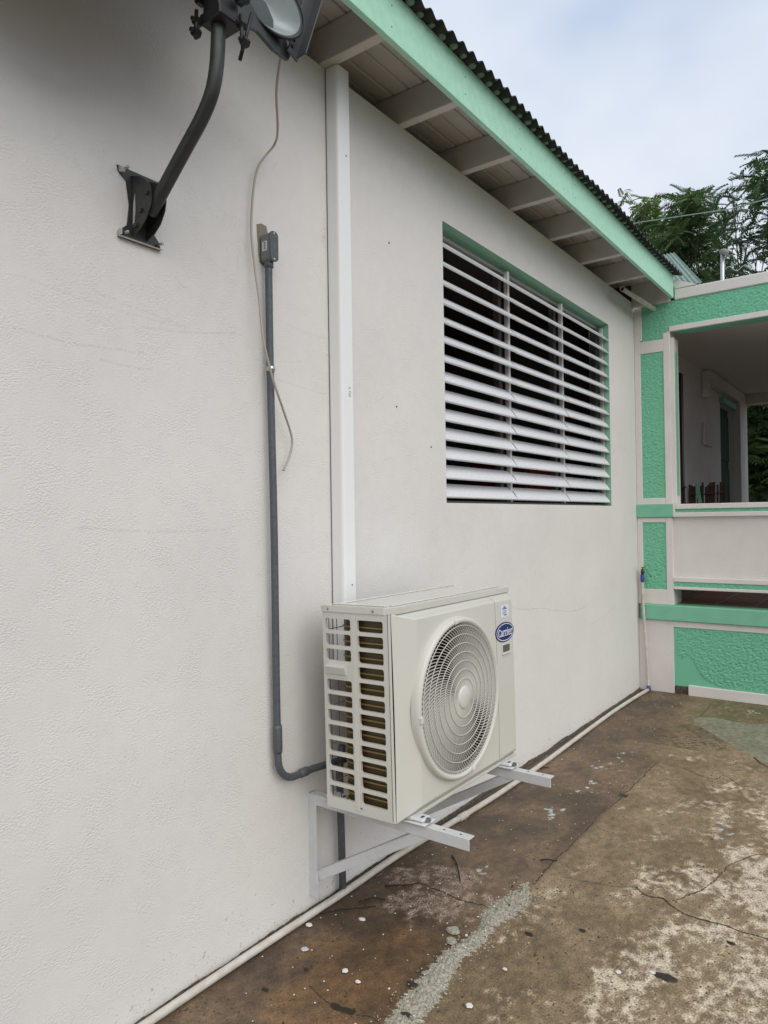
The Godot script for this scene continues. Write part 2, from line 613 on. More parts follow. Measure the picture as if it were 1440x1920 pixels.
func build_ground() -> void:
	var big := ground_noise(101, 0.9, 5)
	var mid := ground_noise(102, 0.22, 5)
	var small := ground_noise(103, 0.05, 4)
	var grain := ground_noise(104, 0.008, 2)
	var lich := ground_noise(105, 0.30, 6)
	var pits := ground_noise(106, 0.022, 2)
	var col := PackedByteArray()
	col.resize(GW * GH * 3)
	var hr := PackedByteArray()
	hr.resize(GW * GH * 3)
	var dx := (GX1 - GX0) / GW
	var dz := (GZ1 - GZ0) / GH
	var puddle := PackedVector2Array([Vector2(0.58, -5.58), Vector2(0.67, -5.64), Vector2(0.86, -5.63), Vector2(1.06, -5.68), Vector2(1.6, -5.75), Vector2(1.7, -4.3), Vector2(1.19, -4.74), Vector2(1.13, -4.82), Vector2(1.01, -4.96), Vector2(0.84, -5.17), Vector2(0.64, -5.42)])
	for j in GH:
		var z := GZ0 + (j + 0.5) * dz
		for i in GW:
			var x := GX0 + (i + 0.5) * dx
			var p := j * GW + i
			var nb := big[p] / 255.0
			var nm := mid[p] / 255.0
			var ns := small[p] / 255.0
			var ng := grain[p] / 255.0
			var nl := lich[p] / 255.0
			var np := pits[p] / 255.0
			var wob := (nm - 0.5) * 0.03 + (ns - 0.5) * 0.012
			var inner := clampf((0.625 + wob - x) / 0.035 + 0.5, 0.0, 1.0)
			if z > -2.5:
				inner = clampf((0.60 + wob * 2.0 - x) / 0.05 + 0.5, 0.0, 1.0)
			elif z < -4.45:
				inner = clampf((0.62 + (z + 4.45) * 0.10 + wob * 5.0 - x) / 0.22 + 0.5, 0.0, 1.0)
			# outer slab: tan film over concrete; strip by the wall: darker, damp, red-brown
			var t := clampf((nb - 0.5) * 1.3 + (nm - 0.5) * 1.1 + 0.5, 0.0, 1.0)
			var r := lerpf(114.0, 150.0, t)
			var g := lerpf(97.0, 132.0, t)
			var b := lerpf(73.0, 104.0, t)
			var u := clampf((nb - 0.5) * 1.5 + (nm - 0.5) * 1.3 + 0.5, 0.0, 1.0)
			r = lerpf(r, lerpf(75.0, 117.0, u), inner)
			g = lerpf(g, lerpf(60.5, 97.0, u), inner)
			b = lerpf(b, lerpf(46.0, 75.0, u), inner)
			var ro := lerpf(0.72, 0.52, inner) - 0.12 * (0.5 - nm)
			var hh := 120.0 + (ns - 0.5) * 50.0 + (ng - 0.5) * 40.0
			# rust stain near the camera end of the strip
			var ru := clampf(maxf(blob(x, z, 0.40, -1.72, 0.28, 0.30), blob(x, z, 0.44, -2.02, 0.16, 0.2) * 0.8) + (nm - 0.5) * 1.6, 0.0, 1.0) * 0.6
			r = lerpf(r, 116.0, ru); g = lerpf(g, 86.0, ru); b = lerpf(b, 54.0, ru)
			# scoured pinkish patches where the film is gone
			var ba := clampf((maxf(blob(x, z, 0.30, -2.52, 0.22, 0.13), maxf(blob(x, z, 0.36, -2.31, 0.15, 0.13), blob(x, z, 0.14, -2.46, 0.12, 0.10))) + (nm - 0.5) * 2.0 + (ns - 0.5) * 1.2) * 1.6, 0.0, 1.0)
			ba *= 0.25 + 0.75 * smoothstep(0.35, 0.7, ng * 0.6 + ns * 0.4)
			r = lerpf(r, 152.0, ba); g = lerpf(g, 136.0, ba); b = lerpf(b, 124.0, ba)
			ro = lerpf(ro, 0.85, ba)
			# pale bare concrete showing through on the outer side
			var reach := smoothstep(0.85, 1.45, x + (z + 3.0) * (0.05 if z > -3.0 else -0.02))
			if z < -4.2:
				reach *= clampf(1.0 - (-4.2 - z) / 0.5, 0.0, 1.0)
			var open := reach * 0.70 - 0.42 + (nl - 0.5) * 1.6 + (nm - 0.5) * 0.5 + (ns - 0.5) * 0.75 + (ng - 0.5) * 0.25
			if x < 0.66:
				open -= 0.5
			var wl := smoothstep(-0.16, 0.52, open)
			var speck := smoothstep(0.32, 0.66, ng * 0.5 + ns * 0.5 + wl * 0.14)
			wl *= 0.30 + 0.62 * speck
			r = lerpf(r, 196.0, wl); g = lerpf(g, 184.0, wl); b = lerpf(b, 163.0, wl)
			ro = lerpf(ro, 0.9, wl)
			hh += wl * 35.0
			# dark specks and pits
			var pk := smoothstep(0.80, 0.9, np + (nm - 0.5) * 0.25)
			if x > 0.66:
				pk = maxf(pk, smoothstep(0.70, 0.80, np * 0.6 + ns * 0.4 + (nb - 0.5) * 0.2) * 0.8)
			r = lerpf(r, 52.0, pk * 0.75); g = lerpf(g, 42.0, pk * 0.75); b = lerpf(b, 32.0, pk * 0.75)
			hh -= pk * 70.0
			# green algae by the porch
			if z < -4.8:
				var al := clampf((-5.05 - z) * 1.6, 0.0, 1.0) * smoothstep(0.50, 0.66, x + wob * 4.0) * smoothstep(0.2, 0.65, nm + (nb - 0.5) * 0.6)
				r = lerpf(r, 92.0, al * 0.8); g = lerpf(g, 90.0, al * 0.8); b = lerpf(b, 56.0, al * 0.8)
				# dark damp sludge round the corner of the slab
				var sl := clampf((blob(x, z, 0.62, -4.95, 0.30, 0.55) + (nm - 0.5) * 2.4) * 1.4, 0.0, 1.0) * smoothstep(0.4, 0.6, ns * 0.6 + ng * 0.4)
				r = lerpf(r, 58.0, sl * 0.7); g = lerpf(g, 48.0, sl * 0.7); b = lerpf(b, 36.0, sl * 0.7)
				if Geometry2D.is_point_in_polygon(Vector2(x + wob * 1.3, z + wob * 2.0), puddle):
					r = 124.0 + (nm - 0.5) * 22.0; g = 123.0 + (nm - 0.5) * 20.0; b = 104.0 + (nm - 0.5) * 20.0
					ro = 0.8
					hh = 110.0 + (ng - 0.5) * 14.0
			# dark line of dirt along the foot of the wall
			var ft := clampf((0.045 + wob * 1.5 - x) / 0.03, 0.0, 1.0) * smoothstep(0.25, 0.6, ns * 0.5 + nm * 0.5)
			r = lerpf(r, 50.0, ft * 0.8); g = lerpf(g, 40.0, ft * 0.8); b = lerpf(b, 30.0, ft * 0.8)
			var gr := 1.0 + (ng - 0.5) * 0.5 + (ns - 0.5) * 0.36
			col[p * 3] = clampi(int(r * gr), 0, 255)
			col[p * 3 + 1] = clampi(int(g * gr), 0, 255)
			col[p * 3 + 2] = clampi(int(b * gr), 0, 255)
			hr[p * 3] = clampi(int(hh), 0, 255)
			hr[p * 3 + 1] = clampi(int(ro * 255.0), 40, 255)
			hr[p * 3 + 2] = 0
	# cracks and joints: (half width in metres, points)
	var cracks := [
		[0.0013, [[0.64, -4.45], [0.632, -4.1], [0.63, -3.84], [0.612, -3.53], [0.62, -3.16], [0.618, -2.93], [0.63, -2.69]]],
		[0.0006, [[0.70, -2.82], [0.80, -2.845], [0.89, -2.87], [0.97, -2.91]]],
		[0.0026, [[0.97, -2.91], [1.02, -2.87], [1.08, -2.88], [1.13, -2.84], [1.19, -2.81], [1.25, -2.81], [1.32, -2.82], [1.39, -2.81], [1.46, -2.82], [1.7, -2.78], [2.1, -2.86]]],
		[0.0011, [[1.12, -2.88], [1.2, -3.04], [1.22, -3.2], [1.24, -3.3], [1.29, -3.42], [1.34, -3.5], [1.5, -3.62]]],
		[0.0022, [[0.23, -2.44], [0.35, -2.43], [0.46, -2.42], [0.52, -2.43], [0.58, -2.45]]],
		[0.0009, [[0.30, -1.70], [0.37, -1.68], [0.42, -1.675]]],
		[0.0075, [[0.42, -1.675], [0.45, -1.67], [0.47, -1.675], [0.5, -1.68]]],
		[0.0009, [[0.5, -1.68], [0.55, -1.7], [0.60, -1.69]]],
		[0.0013, [[0.64, -4.45], [0.77, -4.44], [0.95, -4.34], [1.02, -4.43], [1.15, -4.28], [1.3, -4.3]]],
		[0.004, [[1.10, -4.86], [1.13, -4.80], [1.2, -4.72], [1.5, -4.5]]],
		[0.0009, [[0.30, -4.5], [0.64, -4.46]]],
		[0.0009, [[0.52, -5.35], [0.60, -5.60], [0.62, -5.75], [0.60, -6.2]]],
	]
	for c in cracks:
		var pts := []
		for q in c[1]:
			pts.append(Vector3(q[0], 0, q[1]))
		pts = smooth_path(pts, 0.003)
		var jx := 0.0
		for q in pts:
			jx = clampf(jx + rng.randf_range(-0.002, 0.002), -0.006, 0.006)
			var hw: float = c[0] * rng.randf_range(0.3, 1.5)
			if rng.randf() < 0.22:
				continue
			stamp(col, hr, q.x + jx, q.z + jx * 0.6, hw, dx, dz, Vector3(46, 38, 29), 0.6, 40)
	stamp(col, hr, 0.63, -3.82, 0.022, dx, dz, Vector3(38, 32, 26), 0.8, 60)
	# spilt paint spots in pale blue-grey
	for s in [[0.40, -3.42, 9], [0.42, -3.88, 8], [0.42, -2.66, 4], [0.41, -4.45, 6], [0.39, -4.15, 5], [0.90, -5.95, 6], [1.15, -3.62, 4]]:
		for k in s[2]:
			var px: float = s[0] + rng.randfn() * 0.022
			var pz: float = s[1] + rng.randfn() * 0.05
			var rr := rng.randf_range(0.003, 0.011)
			for w in 4:
				stamp(col, hr, px + rng.randfn() * rr * 0.6, pz + rng.randfn() * rr * 0.9, rr * rng.randf_range(0.4, 0.9), dx, dz, Vector3(176, 186, 186), 0.8, 150)
	var m := mat("concrete_yard", Color(1, 1, 1), 1.0)
	m.albedo_texture = tex(Image.create_from_data(GW, GH, false, Image.FORMAT_RGB8, col))
	var ht := tex(Image.create_from_data(GW, GH, false, Image.FORMAT_RGB8, hr))
	m.roughness_texture = ht
	m.roughness_texture_channel = BaseMaterial3D.TEXTURE_CHANNEL_GREEN
	m.heightmap_enabled = true
	m.heightmap_texture = ht
	m.heightmap_scale = 0.7
	# the yard by the house, gently uneven
	var lump := FastNoiseLite.new()
	lump.seed = 4
	lump.frequency = 1.4
	var st := begin(true)
	var nx := 64
	var nz := 110
	for i in nx:
		for j in nz:
			var v := []
			for k in [[0, 0], [0, 1], [1, 1], [1, 0]]:
				var u := float(i + k[0]) / nx
				var w := float(j + k[1]) / nz
				v.append(Vector2(u, w))
			for k in [0, 2, 1, 0, 3, 2]:
				var q: Vector2 = v[k]
				var x := lerpf(GX0, GX1, q.x)
				var z := lerpf(GZ0, GZ1, q.y)
				var edge := clampf(minf(minf(q.x, 1.0 - q.x), minf(q.y, 1.0 - q.y)) * 14.0, 0.0, 1.0)
				st.set_uv(q)
				st.add_vertex(Vector3(x, lump.get_noise_2d(x, z) * 0.004 * edge, z))
	structure("ground", st, m)
	# the land further out, one sheet to the horizon just under the yard
	var far := mat("open_ground", lin(0.17, 0.135, 0.09), 0.9)
	mottled(far, tone_texture(noise_image(120, 0.02, 512, 5), Color(0.6, 0.58, 0.52), Color(1, 1, 1)), 2.3)
	relief(far, tex(noise_image(121, 0.1, 512, 3)), 0.6, 0.9)
	st = begin()
	quad(st, Vector3(-200, -0.01, 200), Vector3(200, -0.01, 200), Vector3(200, -0.01, -200), Vector3(-200, -0.01, -200))
	structure("open_land", st, far)

func stamp(col: PackedByteArray, hr: PackedByteArray, x: float, z: float, r: float, dx: float, dz: float, c: Vector3, a: float, height: int) -> void:
	var i0 := int((x - r - GX0) / dx)
	var i1 := int((x + r - GX0) / dx)
	var j0 := int((z - r - GZ0) / dz)
	var j1 := int((z + r - GZ0) / dz)
	for j in range(maxi(j0, 0), mini(j1, GH - 1) + 1):
		for i in range(maxi(i0, 0), mini(i1, GW - 1) + 1):
			var p := (j * GW + i) * 3
			col[p] = int(lerpf(col[p], c.x, a))
			col[p + 1] = int(lerpf(col[p + 1], c.y, a))
			col[p + 2] = int(lerpf(col[p + 2], c.z, a))
			hr[p] = height

# ------------------------------------------------------------------ house
const WZ0 := -3.09    # window opening, near jamb
const WZ1 := -5.595   # far jamb
const WY0 := 1.577
const WY1 := 3.015
const TOP := 3.337
const FARWALL := -11.15

func build_house() -> void:
	var h := thing("house", "single-storey house wall in off-white stucco with mint fascia and corrugated roof", "house", Vector3(-0.1, 0, -2.5))
	# street-side wall with the window opening
	var st := begin()
	var t := 0.16
	var zs := [4.0, WZ0, WZ1, -6.30]
	var f := func(z0: float, z1: float, y0: float, y1: float) -> void:
		for q in [[y0, z0], [y1, z1], [y0, z1], [y0, z0], [y1, z0], [y1, z1]]:
			st.set_uv2(Vector2((0.5 - q[1]) / 6.8, 1.0 - q[0] / 3.34))
			st.add_vertex(Vector3(0, q[0], q[1]))
		quad(st, Vector3(-t, y0, z1), Vector3(-t, y0, z0), Vector3(-t, y1, z0), Vector3(-t, y1, z1))
	f.call(4.0, WZ0, -0.3, TOP)
	f.call(WZ0, WZ1, -0.3, WY0)
	f.call(WZ0, WZ1, WY1, TOP)
	f.call(WZ1, -6.30, -0.3, TOP)
	quad(st, Vector3(-t, TOP, 4.0), Vector3(0, TOP, 4.0), Vector3(0, TOP, -6.30), Vector3(-t, TOP, -6.30))
	quad(st, Vector3(-t, -0.3, 4.0), Vector3(0, -0.3, 4.0), Vector3(0, TOP, 4.0), Vector3(-t, TOP, 4.0))
	part(h, "wall", st, M.wall_paint)
	# green painted reveal round the opening
	st = begin()
	var d := 0.13
	quad(st, Vector3(-d, WY1, WZ0), Vector3(0, WY1, WZ0), Vector3(0, WY1, WZ1), Vector3(-d, WY1, WZ1))
	quad(st, Vector3(0, WY0, WZ0), Vector3(-d, WY0, WZ0), Vector3(-d, WY0, WZ1), Vector3(0, WY0, WZ1))
	quad(st, Vector3(-d, WY0, WZ1), Vector3(-d, WY1, WZ1), Vector3(0, WY1, WZ1), Vector3(0, WY0, WZ1))
	quad(st, Vector3(0, WY0, WZ0), Vector3(0, WY1, WZ0), Vector3(-d, WY1, WZ0), Vector3(-d, WY0, WZ0))
	part(h, "window_reveal", st, M.reveal_paint)
	# rest of the shell, so that the rooms are dark
	st = begin()
	box(st, Vector3(-5.2, -0.3, 3.85), Vector3(-t, 4.3, 4.0))
	box(st, Vector3(-5.2, -0.3, FARWALL), Vector3(-5.05, 4.3, 3.85))
	box(st, Vector3(-5.05, -0.3, -6.40), Vector3(-t, 3.33, -6.30))
	part(h, "rear_wall", st, M.wall_paint)
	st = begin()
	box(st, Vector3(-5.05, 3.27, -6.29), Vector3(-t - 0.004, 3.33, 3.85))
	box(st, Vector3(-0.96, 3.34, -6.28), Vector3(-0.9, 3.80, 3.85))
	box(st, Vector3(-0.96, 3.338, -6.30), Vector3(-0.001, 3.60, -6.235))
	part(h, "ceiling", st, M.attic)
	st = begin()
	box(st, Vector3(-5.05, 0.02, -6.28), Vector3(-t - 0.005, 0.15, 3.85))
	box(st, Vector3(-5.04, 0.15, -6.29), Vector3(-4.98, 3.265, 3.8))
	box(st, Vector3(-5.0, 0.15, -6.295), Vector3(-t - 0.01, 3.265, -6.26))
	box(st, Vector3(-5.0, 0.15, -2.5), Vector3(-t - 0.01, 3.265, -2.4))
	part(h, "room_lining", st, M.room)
	# rough footing along the foot of the wall
	var fn := FastNoiseLite.new()
	fn.seed = 77
	fn.frequency = 9.0
	st = begin(true)
	sheet(st, 900, 5, func(u: float, v: float) -> Vector3:
		var z := lerpf(0.5, -6.24, u)
		var k := fn.get_noise_2d(z * 1.2, v * 0.7)
		var hi := 0.016 + 0.010 * fn.get_noise_2d(z * 0.35, 9.0) + 0.004 * fn.get_noise_2d(z * 1.3, 3.0)
		return Vector3(0.001 + (1.0 - v) * 0.016 + k * 0.006 * (1.0 - v * 0.7), -0.006 + v * maxf(hi, 0.006), z))
	part(h, "footing", st, M.footing)
	# eaves: rafters, soffit boards, fascia, roof sheets
	for z in [0.12, -0.45, -1.03, -1.61, -2.18, -2.735, -3.31, -3.882, -4.47, -5.03, -5.595]:
		st = begin()
		box(st, Vector3(-0.85, 3.338, z - 0.024), Vector3(0.314, 3.484, z + 0.024), 0.003)
		part(h, "rafter", st, M.eave_paint)
	var x := 0.312
	for k in 13:
		st = begin()
		var w := 0.086 + 0.004 * sin(k * 2.3)
		box(st, Vector3(x - w + 0.003, 3.486 + 0.001 * (k % 2), -6.22), Vector3(x, 3.502, 0.6), 0.006)
		part(h, "soffit_board", st, M.eave_paint)
		x -= w
	st = begin()
	box(st, Vector3(-0.9, 3.5045, -6.22), Vector3(0.30, 3.509, 0.6))
	part(h, "roof_underlay", st, M.attic)
	for s in [[0.9, -4.001], [-4.008, -6.235]]:
		st = begin()
		box(st, Vector3(0.3145, 3.314, s[1]), Vector3(0.340, 3.508, s[0]), 0.0025)
		part(h, "fascia_board", st, M.mint_paint)
	for z in [-1.63, -2.19, -2.74, -3.30, -3.87, -4.03, -4.48, -5.02, -5.60]:
		for y in [3.36, 3.455]:
			st = begin(true)
			lathe(st, Transform3D(Basis(Vector3(0, 0, 1), -PI / 2), Vector3(0.3400, y + rng.randf_range(-0.015, 0.015), z + rng.randf_range(-0.012, 0.012))), [Vector2(0.0001, 0.0012), Vector2(0.0028, 0.001), Vector2(0.0036, 0.0)], 7)
			part(h, "nail_head", st, M.brass)
	st = begin()
	box(st, Vector3(0.001, 3.29, -6.243), Vector3(0.3135, 3.484, -6.20), 0.003)
	part(h, "eave_end_board", st, M.eave_paint)
	var wave := 0.082
	for k in 7:
		st = begin(true)
		var z0 := 1.2 - k * 1.066
		var z1 := maxf(z0 - 1.10, -6.26)
		var ns := int((z0 - z1) / wave * 12.0)
		var pts := []
		for i in ns + 1:
			var z := lerpf(z0, z1, float(i) / ns)
			pts.append(Vector2(z, 0.0125 * cos(TAU * z / wave) + 0.0015 * (k % 2) + 0.002 * sin(z * 5.1)))
		for i in ns:
			var a: Vector2 = pts[i]; var b: Vector2 = pts[i + 1]
			var e0 := 0.400 + 0.006 * sin(a.x * 3.7)
			var e1 := 0.400 + 0.006 * sin(b.x * 3.7)
			var th := 0.0022
			var lo0 := Vector3(e0, 3.503 + a.y, a.x); var lo1 := Vector3(e1, 3.503 + b.y, b.x)
			var hi0 := Vector3(-2.6, 4.40 + a.y, a.x); var hi1 := Vector3(-2.6, 4.40 + b.y, b.x)
			var up := Vector3(0, th, 0)
			quad(st, lo0 + up, lo1 + up, hi1 + up, hi0 + up)
			quad(st, lo1, lo0, hi0, hi1)
			quad(st, lo0, lo1, lo1 + up, lo0 + up)
		part(h, "roof_sheet", st, M.roof_sheet)
	# mortar filler lumps under the crests of the sheets
	for k in 58:
		var z := roundf(-1.6 / wave) * wave - k * wave
		if z < -6.2:
			break
		st = begin(true)
		var r := rng.randf_range(0.008, 0.0125)
		lathe(st, Transform3D(Basis(Vector3(0, 0, 1), -PI / 2).scaled(Vector3(1, 1, 1.9)), Vector3(0.352 + rng.randf_range(-0.004, 0.01), 3.5195, z)), [Vector2(0.0001, r * 0.9), Vector2(r * 0.7, r * 0.6), Vector2(r, 0), Vector2(r, -0.02)], 8)
		part(h, "filler", st, M.roof_filler)
	build_window(h)
	# hairline cracks, nail holes and a bare mortar patch in the stucco
	var hair := [[[-3.55, 1.00], [-3.75, 0.985], [-3.95, 0.94], [-4.2, 0.92], [-4.45, 0.88], [-4.7, 0.845], [-4.9, 0.84], [-5.1, 0.87]]]
	for line in hair:
		var pl := []
		for q in line:
			pl.append(Vector3(0.0, q[1], q[0]))
		pl = smooth_path(pl, 0.02)
		st = begin()
		for i in pl.size() - 1:
			var a: Vector3 = pl[i] + Vector3(0.0006, rng.randf_range(-0.003, 0.003), 0)
			var b: Vector3 = pl[i + 1] + Vector3(0.0006, rng.randf_range(-0.003, 0.003), 0)
			var hw := rng.randf_range(0.0001, 0.0005)
			quad(st, a - Vector3(0, hw, 0), b - Vector3(0, hw, 0), b + Vector3(0, hw, 0), a + Vector3(0, hw, 0))
		part(h, "crack", st, M.crack)
	for q in [[-2.62, 2.757], [-2.66, 2.015], [-2.95, 1.85]]:
		st = begin(true)
		lathe(st, Transform3D(Basis(Vector3(0, 0, 1), -PI / 2), Vector3(0.0, q[1], q[0])), [Vector2(0.0001, 0.004), Vector2(0.004, 0.003), Vector2(0.005, 0.0)], 7)
		part(h, "nail_head", st, M.operator)
	var poly := PackedVector2Array()
	for q in [[-1.800, 2.575], [-1.822, 2.582], [-1.846, 2.578], [-1.855, 2.54], [-1.85, 2.45], [-1.83, 2.43], [-1.81, 2.44], [-1.803, 2.475], [-1.806, 2.50], [-1.799, 2.53]]:
		poly.append(Vector2(q[0] + rng.randf_range(-0.002, 0.002), q[1] + rng.randf_range(-0.002, 0.002)))
	st = begin()
	prism(st, Transform3D(Basis(Vector3(0, 0, 1), Vector3(0, 1, 0), Vector3(-1, 0, 0)), Vector3(0.0, 0, 0)), poly, -0.0025)
	part(h, "mortar_patch", st, M.mortar)
	# the wall goes on behind the porch, with a door, a shuttered opening and a meter box
	st = begin()
	var g := func(z0: float, z1: float, y0: float, y1: float) -> void:
		box(st, Vector3(-t, y0, z1), Vector3(0, y1, z0))
	g.call(-6.32, -6.95, 0.0, 3.2)
	g.call(-6.95, -7.86, 2.98, 3.2)
	g.call(-7.86, -9.78, 0.0, 3.2)
	g.call(-9.78, -10.58, 2.90, 3.2)
	g.call(-10.58, FARWALL, 0.0, 3.2)
	part(h, "porch_side_wall", st, M.porch_paint)
	st = begin()
	box(st, Vector3(-0.09, 0.74, -7.85), Vector3(-0.05, 2.97, -6.96), 0.004)
	box(st, Vector3(-0.05, 0.74, -7.855), Vector3(0.02, 2.975, -7.77), 0.006)
	var door := part(h, "door", st, M.door_wood)
	for y in [1.62, 1.79]:
		st = begin(true)
		tube(st, [Vector3(-0.05, y, -7.68), Vector3(0.0, y, -7.68), Vector3(0.03, y - 0.004, -7.70), Vector3(0.03, y - 0.006, -7.80)], 0.014, 8)
		part(door, "handle", st, M.brass)
	st = begin()
	box(st, Vector3(-0.12, 0.74, -10.575), Vector3(-0.06, 2.895, -9.785), 0.004)
	for k in 3:
		box(st, Vector3(-0.06, 0.8 + k * 0.7, -10.55), Vector3(-0.045, 1.4 + k * 0.7, -9.81), 0.004)
	part(h, "shutter", st, M.dark_green)
	st = begin()
	box(st, Vector3(-0.02, 2.905, -10.60), Vector3(0.05, 2.98, -9.76), 0.004)
	part(h, "shutter_lintel", st, M.green_paint)
	st = begin()
	box(st, Vector3(0.0, 2.30, -9.20), Vector3(0.035, 2.56, -8.78), 0.006)
	box(st, Vector3(0.035, 2.33, -9.16), Vector3(0.045, 2.53, -8.82), 0.004)
	part(h, "meter_box", st, M.porch_paint)
	st = begin()
	box(st, Vector3(0.0, 3.02, -11.10), Vector3(0.10, 3.16, -8.80), 0.006)
	box(st, Vector3(0.0, 2.85, -8.92), Vector3(0.07, 3.02, -8.80), 0.006)
	part(h, "wall_beam", st, M.porch_paint)

func build_window(h: Node3D) -> void:
	var w := Node3D.new()
	w.name = "louvre_window"
	h.add_child(w)
	w.set_meta("label", "wide aluminium louvre window in three bays set in a green reveal")
	var st: SurfaceTool
	var px := -0.045
	# outer frame
	st = begin()
	box(st, Vector3(px - 0.085, WY1 - 0.020, WZ1 + 0.001), Vector3(px - 0.050, WY1 - 0.001, WZ0 - 0.001), 0.002)
	part(w, "head_rail", st, M.window_frame)
	st = begin()
	box(st, Vector3(px - 0.03, WY0 + 0.001, WZ1 + 0.001), Vector3(px + 0.006, WY0 + 0.014, WZ0 - 0.001), 0.002)
	part(w, "bottom_rail", st, M.operator)
	var bay := (WZ0 - WZ1) / 3.0
	for k in 4:
		st = begin()
		var z := WZ0 - bay * k
		var zlo := z - 0.011 if k != 3 else z + 0.001
		var zhi := z + 0.011 if k != 0 else z - 0.001
		if k == 0: zlo = z - 0.016
		if k == 3: zhi = z + 0.016
		box(st, Vector3(px - 0.028, WY0 + 0.014, zlo), Vector3(px, WY1 - 0.022, zhi), 0.002)
		part(w, "mullion", st, M.window_frame)
		# operator channel behind each mullion, with its slots
		for side in [-1.0, 1.0]:
			if (k == 0 and side > 0.0) or (k == 3 and side < 0.0):
				continue
			st = begin()
			var zc: float = z + side * 0.05
			box(st, Vector3(px - 0.075, WY0 + 0.02, zc - 0.020), Vector3(px - 0.035, WY1 - 0.05, zc + 0.020), 0.003)
			for q in 14:
				var y := WY0 + 0.075 + q * 0.0985
				box(st, Vector3(px - 0.035, y - 0.018, zc - 0.012), Vector3(px - 0.028, y + 0.018, zc + 0.012), 0.002)
			part(w, "operator_channel", st, M.operator)
	# blades: one mesh for the nearly open upper bank and one for the lower, each with its end clips
	var meshes := []
	for tilt in [42.0, 49.0]:
		st = begin()
		var len := bay - 0.026
		var n := 9
		var prof := []
		for i in n + 1:
			var u := float(i) / n
			prof.append(Vector2(lerpf(-0.048, 0.048, u), 0.0055 * sin(PI * u) + (0.002 if i == 0 or i == n else 0.0)))
		var rot := Transform3D(Basis(Vector3(0, 0, 1), deg_to_rad(-tilt)), Vector3.ZERO)
		for i in n:
			var p: Vector2 = prof[i]; var q: Vector2 = prof[i + 1]
			var th := 0.0022
			# outer end of the blade is cut a little longer than its inner edge
			var e0 := len / 2 + lerpf(-0.004, 0.010, float(i) / n)
			var e1 := len / 2 + lerpf(-0.004, 0.010, float(i + 1) / n)
			var a0 := rot * Vector3(p.x, p.y, e0); var a1 := rot * Vector3(p.x, p.y, -e0)
			var b0 := rot * Vector3(q.x, q.y, e1); var b1 := rot * Vector3(q.x, q.y, -e1)
			var dn := rot * Vector3(0, -th, 0)
			quad(st, a0, b0, b1, a1)
			quad(st, a1 + dn, b1 + dn, b0 + dn, a0 + dn)
			quad(st, a0, a0 + dn, b0 + dn, b0)
			quad(st, b1, b1 + dn, a1 + dn, a1)
			if i == 0:
				quad(st, a1, a1 + dn, a0 + dn, a0)
			if i == n - 1:
				quad(st, b0, b0 + dn, b1 + dn, b1)
		# folded lip along the outer edge
		obox(st, rot * Transform3D(Basis(), Vector3(0.0475, -0.004, 0)), Vector3(0.004, 0.009, len + 0.018), 0.001)
		for s in [-1.0, 1.0]:
			obox(st, rot * Transform3D(Basis(), Vector3(0.000, -0.004, s * (len / 2 - 0.002))), Vector3(0.080, 0.010, 0.003))
		st.generate_normals()
		meshes.append(st.commit())
	for k in 3:
		for q in 14:
			var o := MeshInstance3D.new()
			o.mesh = meshes[1] if q < 7 else meshes[0]
			o.material_override = M.aluminium_blade
			o.name = "blade"
			w.add_child(o, true)
			var y := WY0 + 0.066 + q * 0.0985
			o.position = Vector3(px + 0.008, y, WZ0 - bay * (k + 0.5)) - h.position
			o.rotation_degrees.z = rng.randf_range(-1.6, 1.6)
			o.rotation_degrees.x = rng.randf_range(-0.12, 0.12)

# ------------------------------------------------------------------ porch
const PZ := -6.25

func stucco(parent: Node3D, called: String, x0: float, x1: float, y0: float, y1: float, z: float, amp: float, inside = null, smooth_patch = null) -> void:
	var n := FastNoiseLite.new()
	n.seed = 17
	n.frequency = 26.0
	n.fractal_octaves = 3
	var n2 := FastNoiseLite.new()
	n2.seed = 18
	n2.frequency = 55.0
	var st := begin(true)
	var nu := maxi(4, int((x1 - x0) / 0.006))
	var nv := maxi(4, int((y1 - y0) / 0.006))
	sheet(st, nu, nv, func(u: float, v: float) -> Vector3:
		var x := lerpf(x0, x1, u)
		var y := lerpf(y0, y1, v)
		var a := n.get_noise_2d(x * 0.8, y * 1.5)
		var k := 1.0 - absf(a) * 2.2
		k = k * 0.7 + 0.4 * n2.get_noise_2d(x, y * 1.3)
		var s := 1.0
		if smooth_patch != null:
			s = smooth_patch.call(x, y)
		return Vector3(x, y, z + amp * k * s),
	inside)
	part(parent, called, st, M.green_stucco)

func pbox(parent: Node3D, called: String, x0: float, x1: float, y0: float, y1: float, z0: float, z1: float, m: Material, bev := 0.004) -> void:
	var st := begin()
	box(st, Vector3(x0, y0, z0), Vector3(x1, y1, z1), bev)
	part(parent, called, st, m)

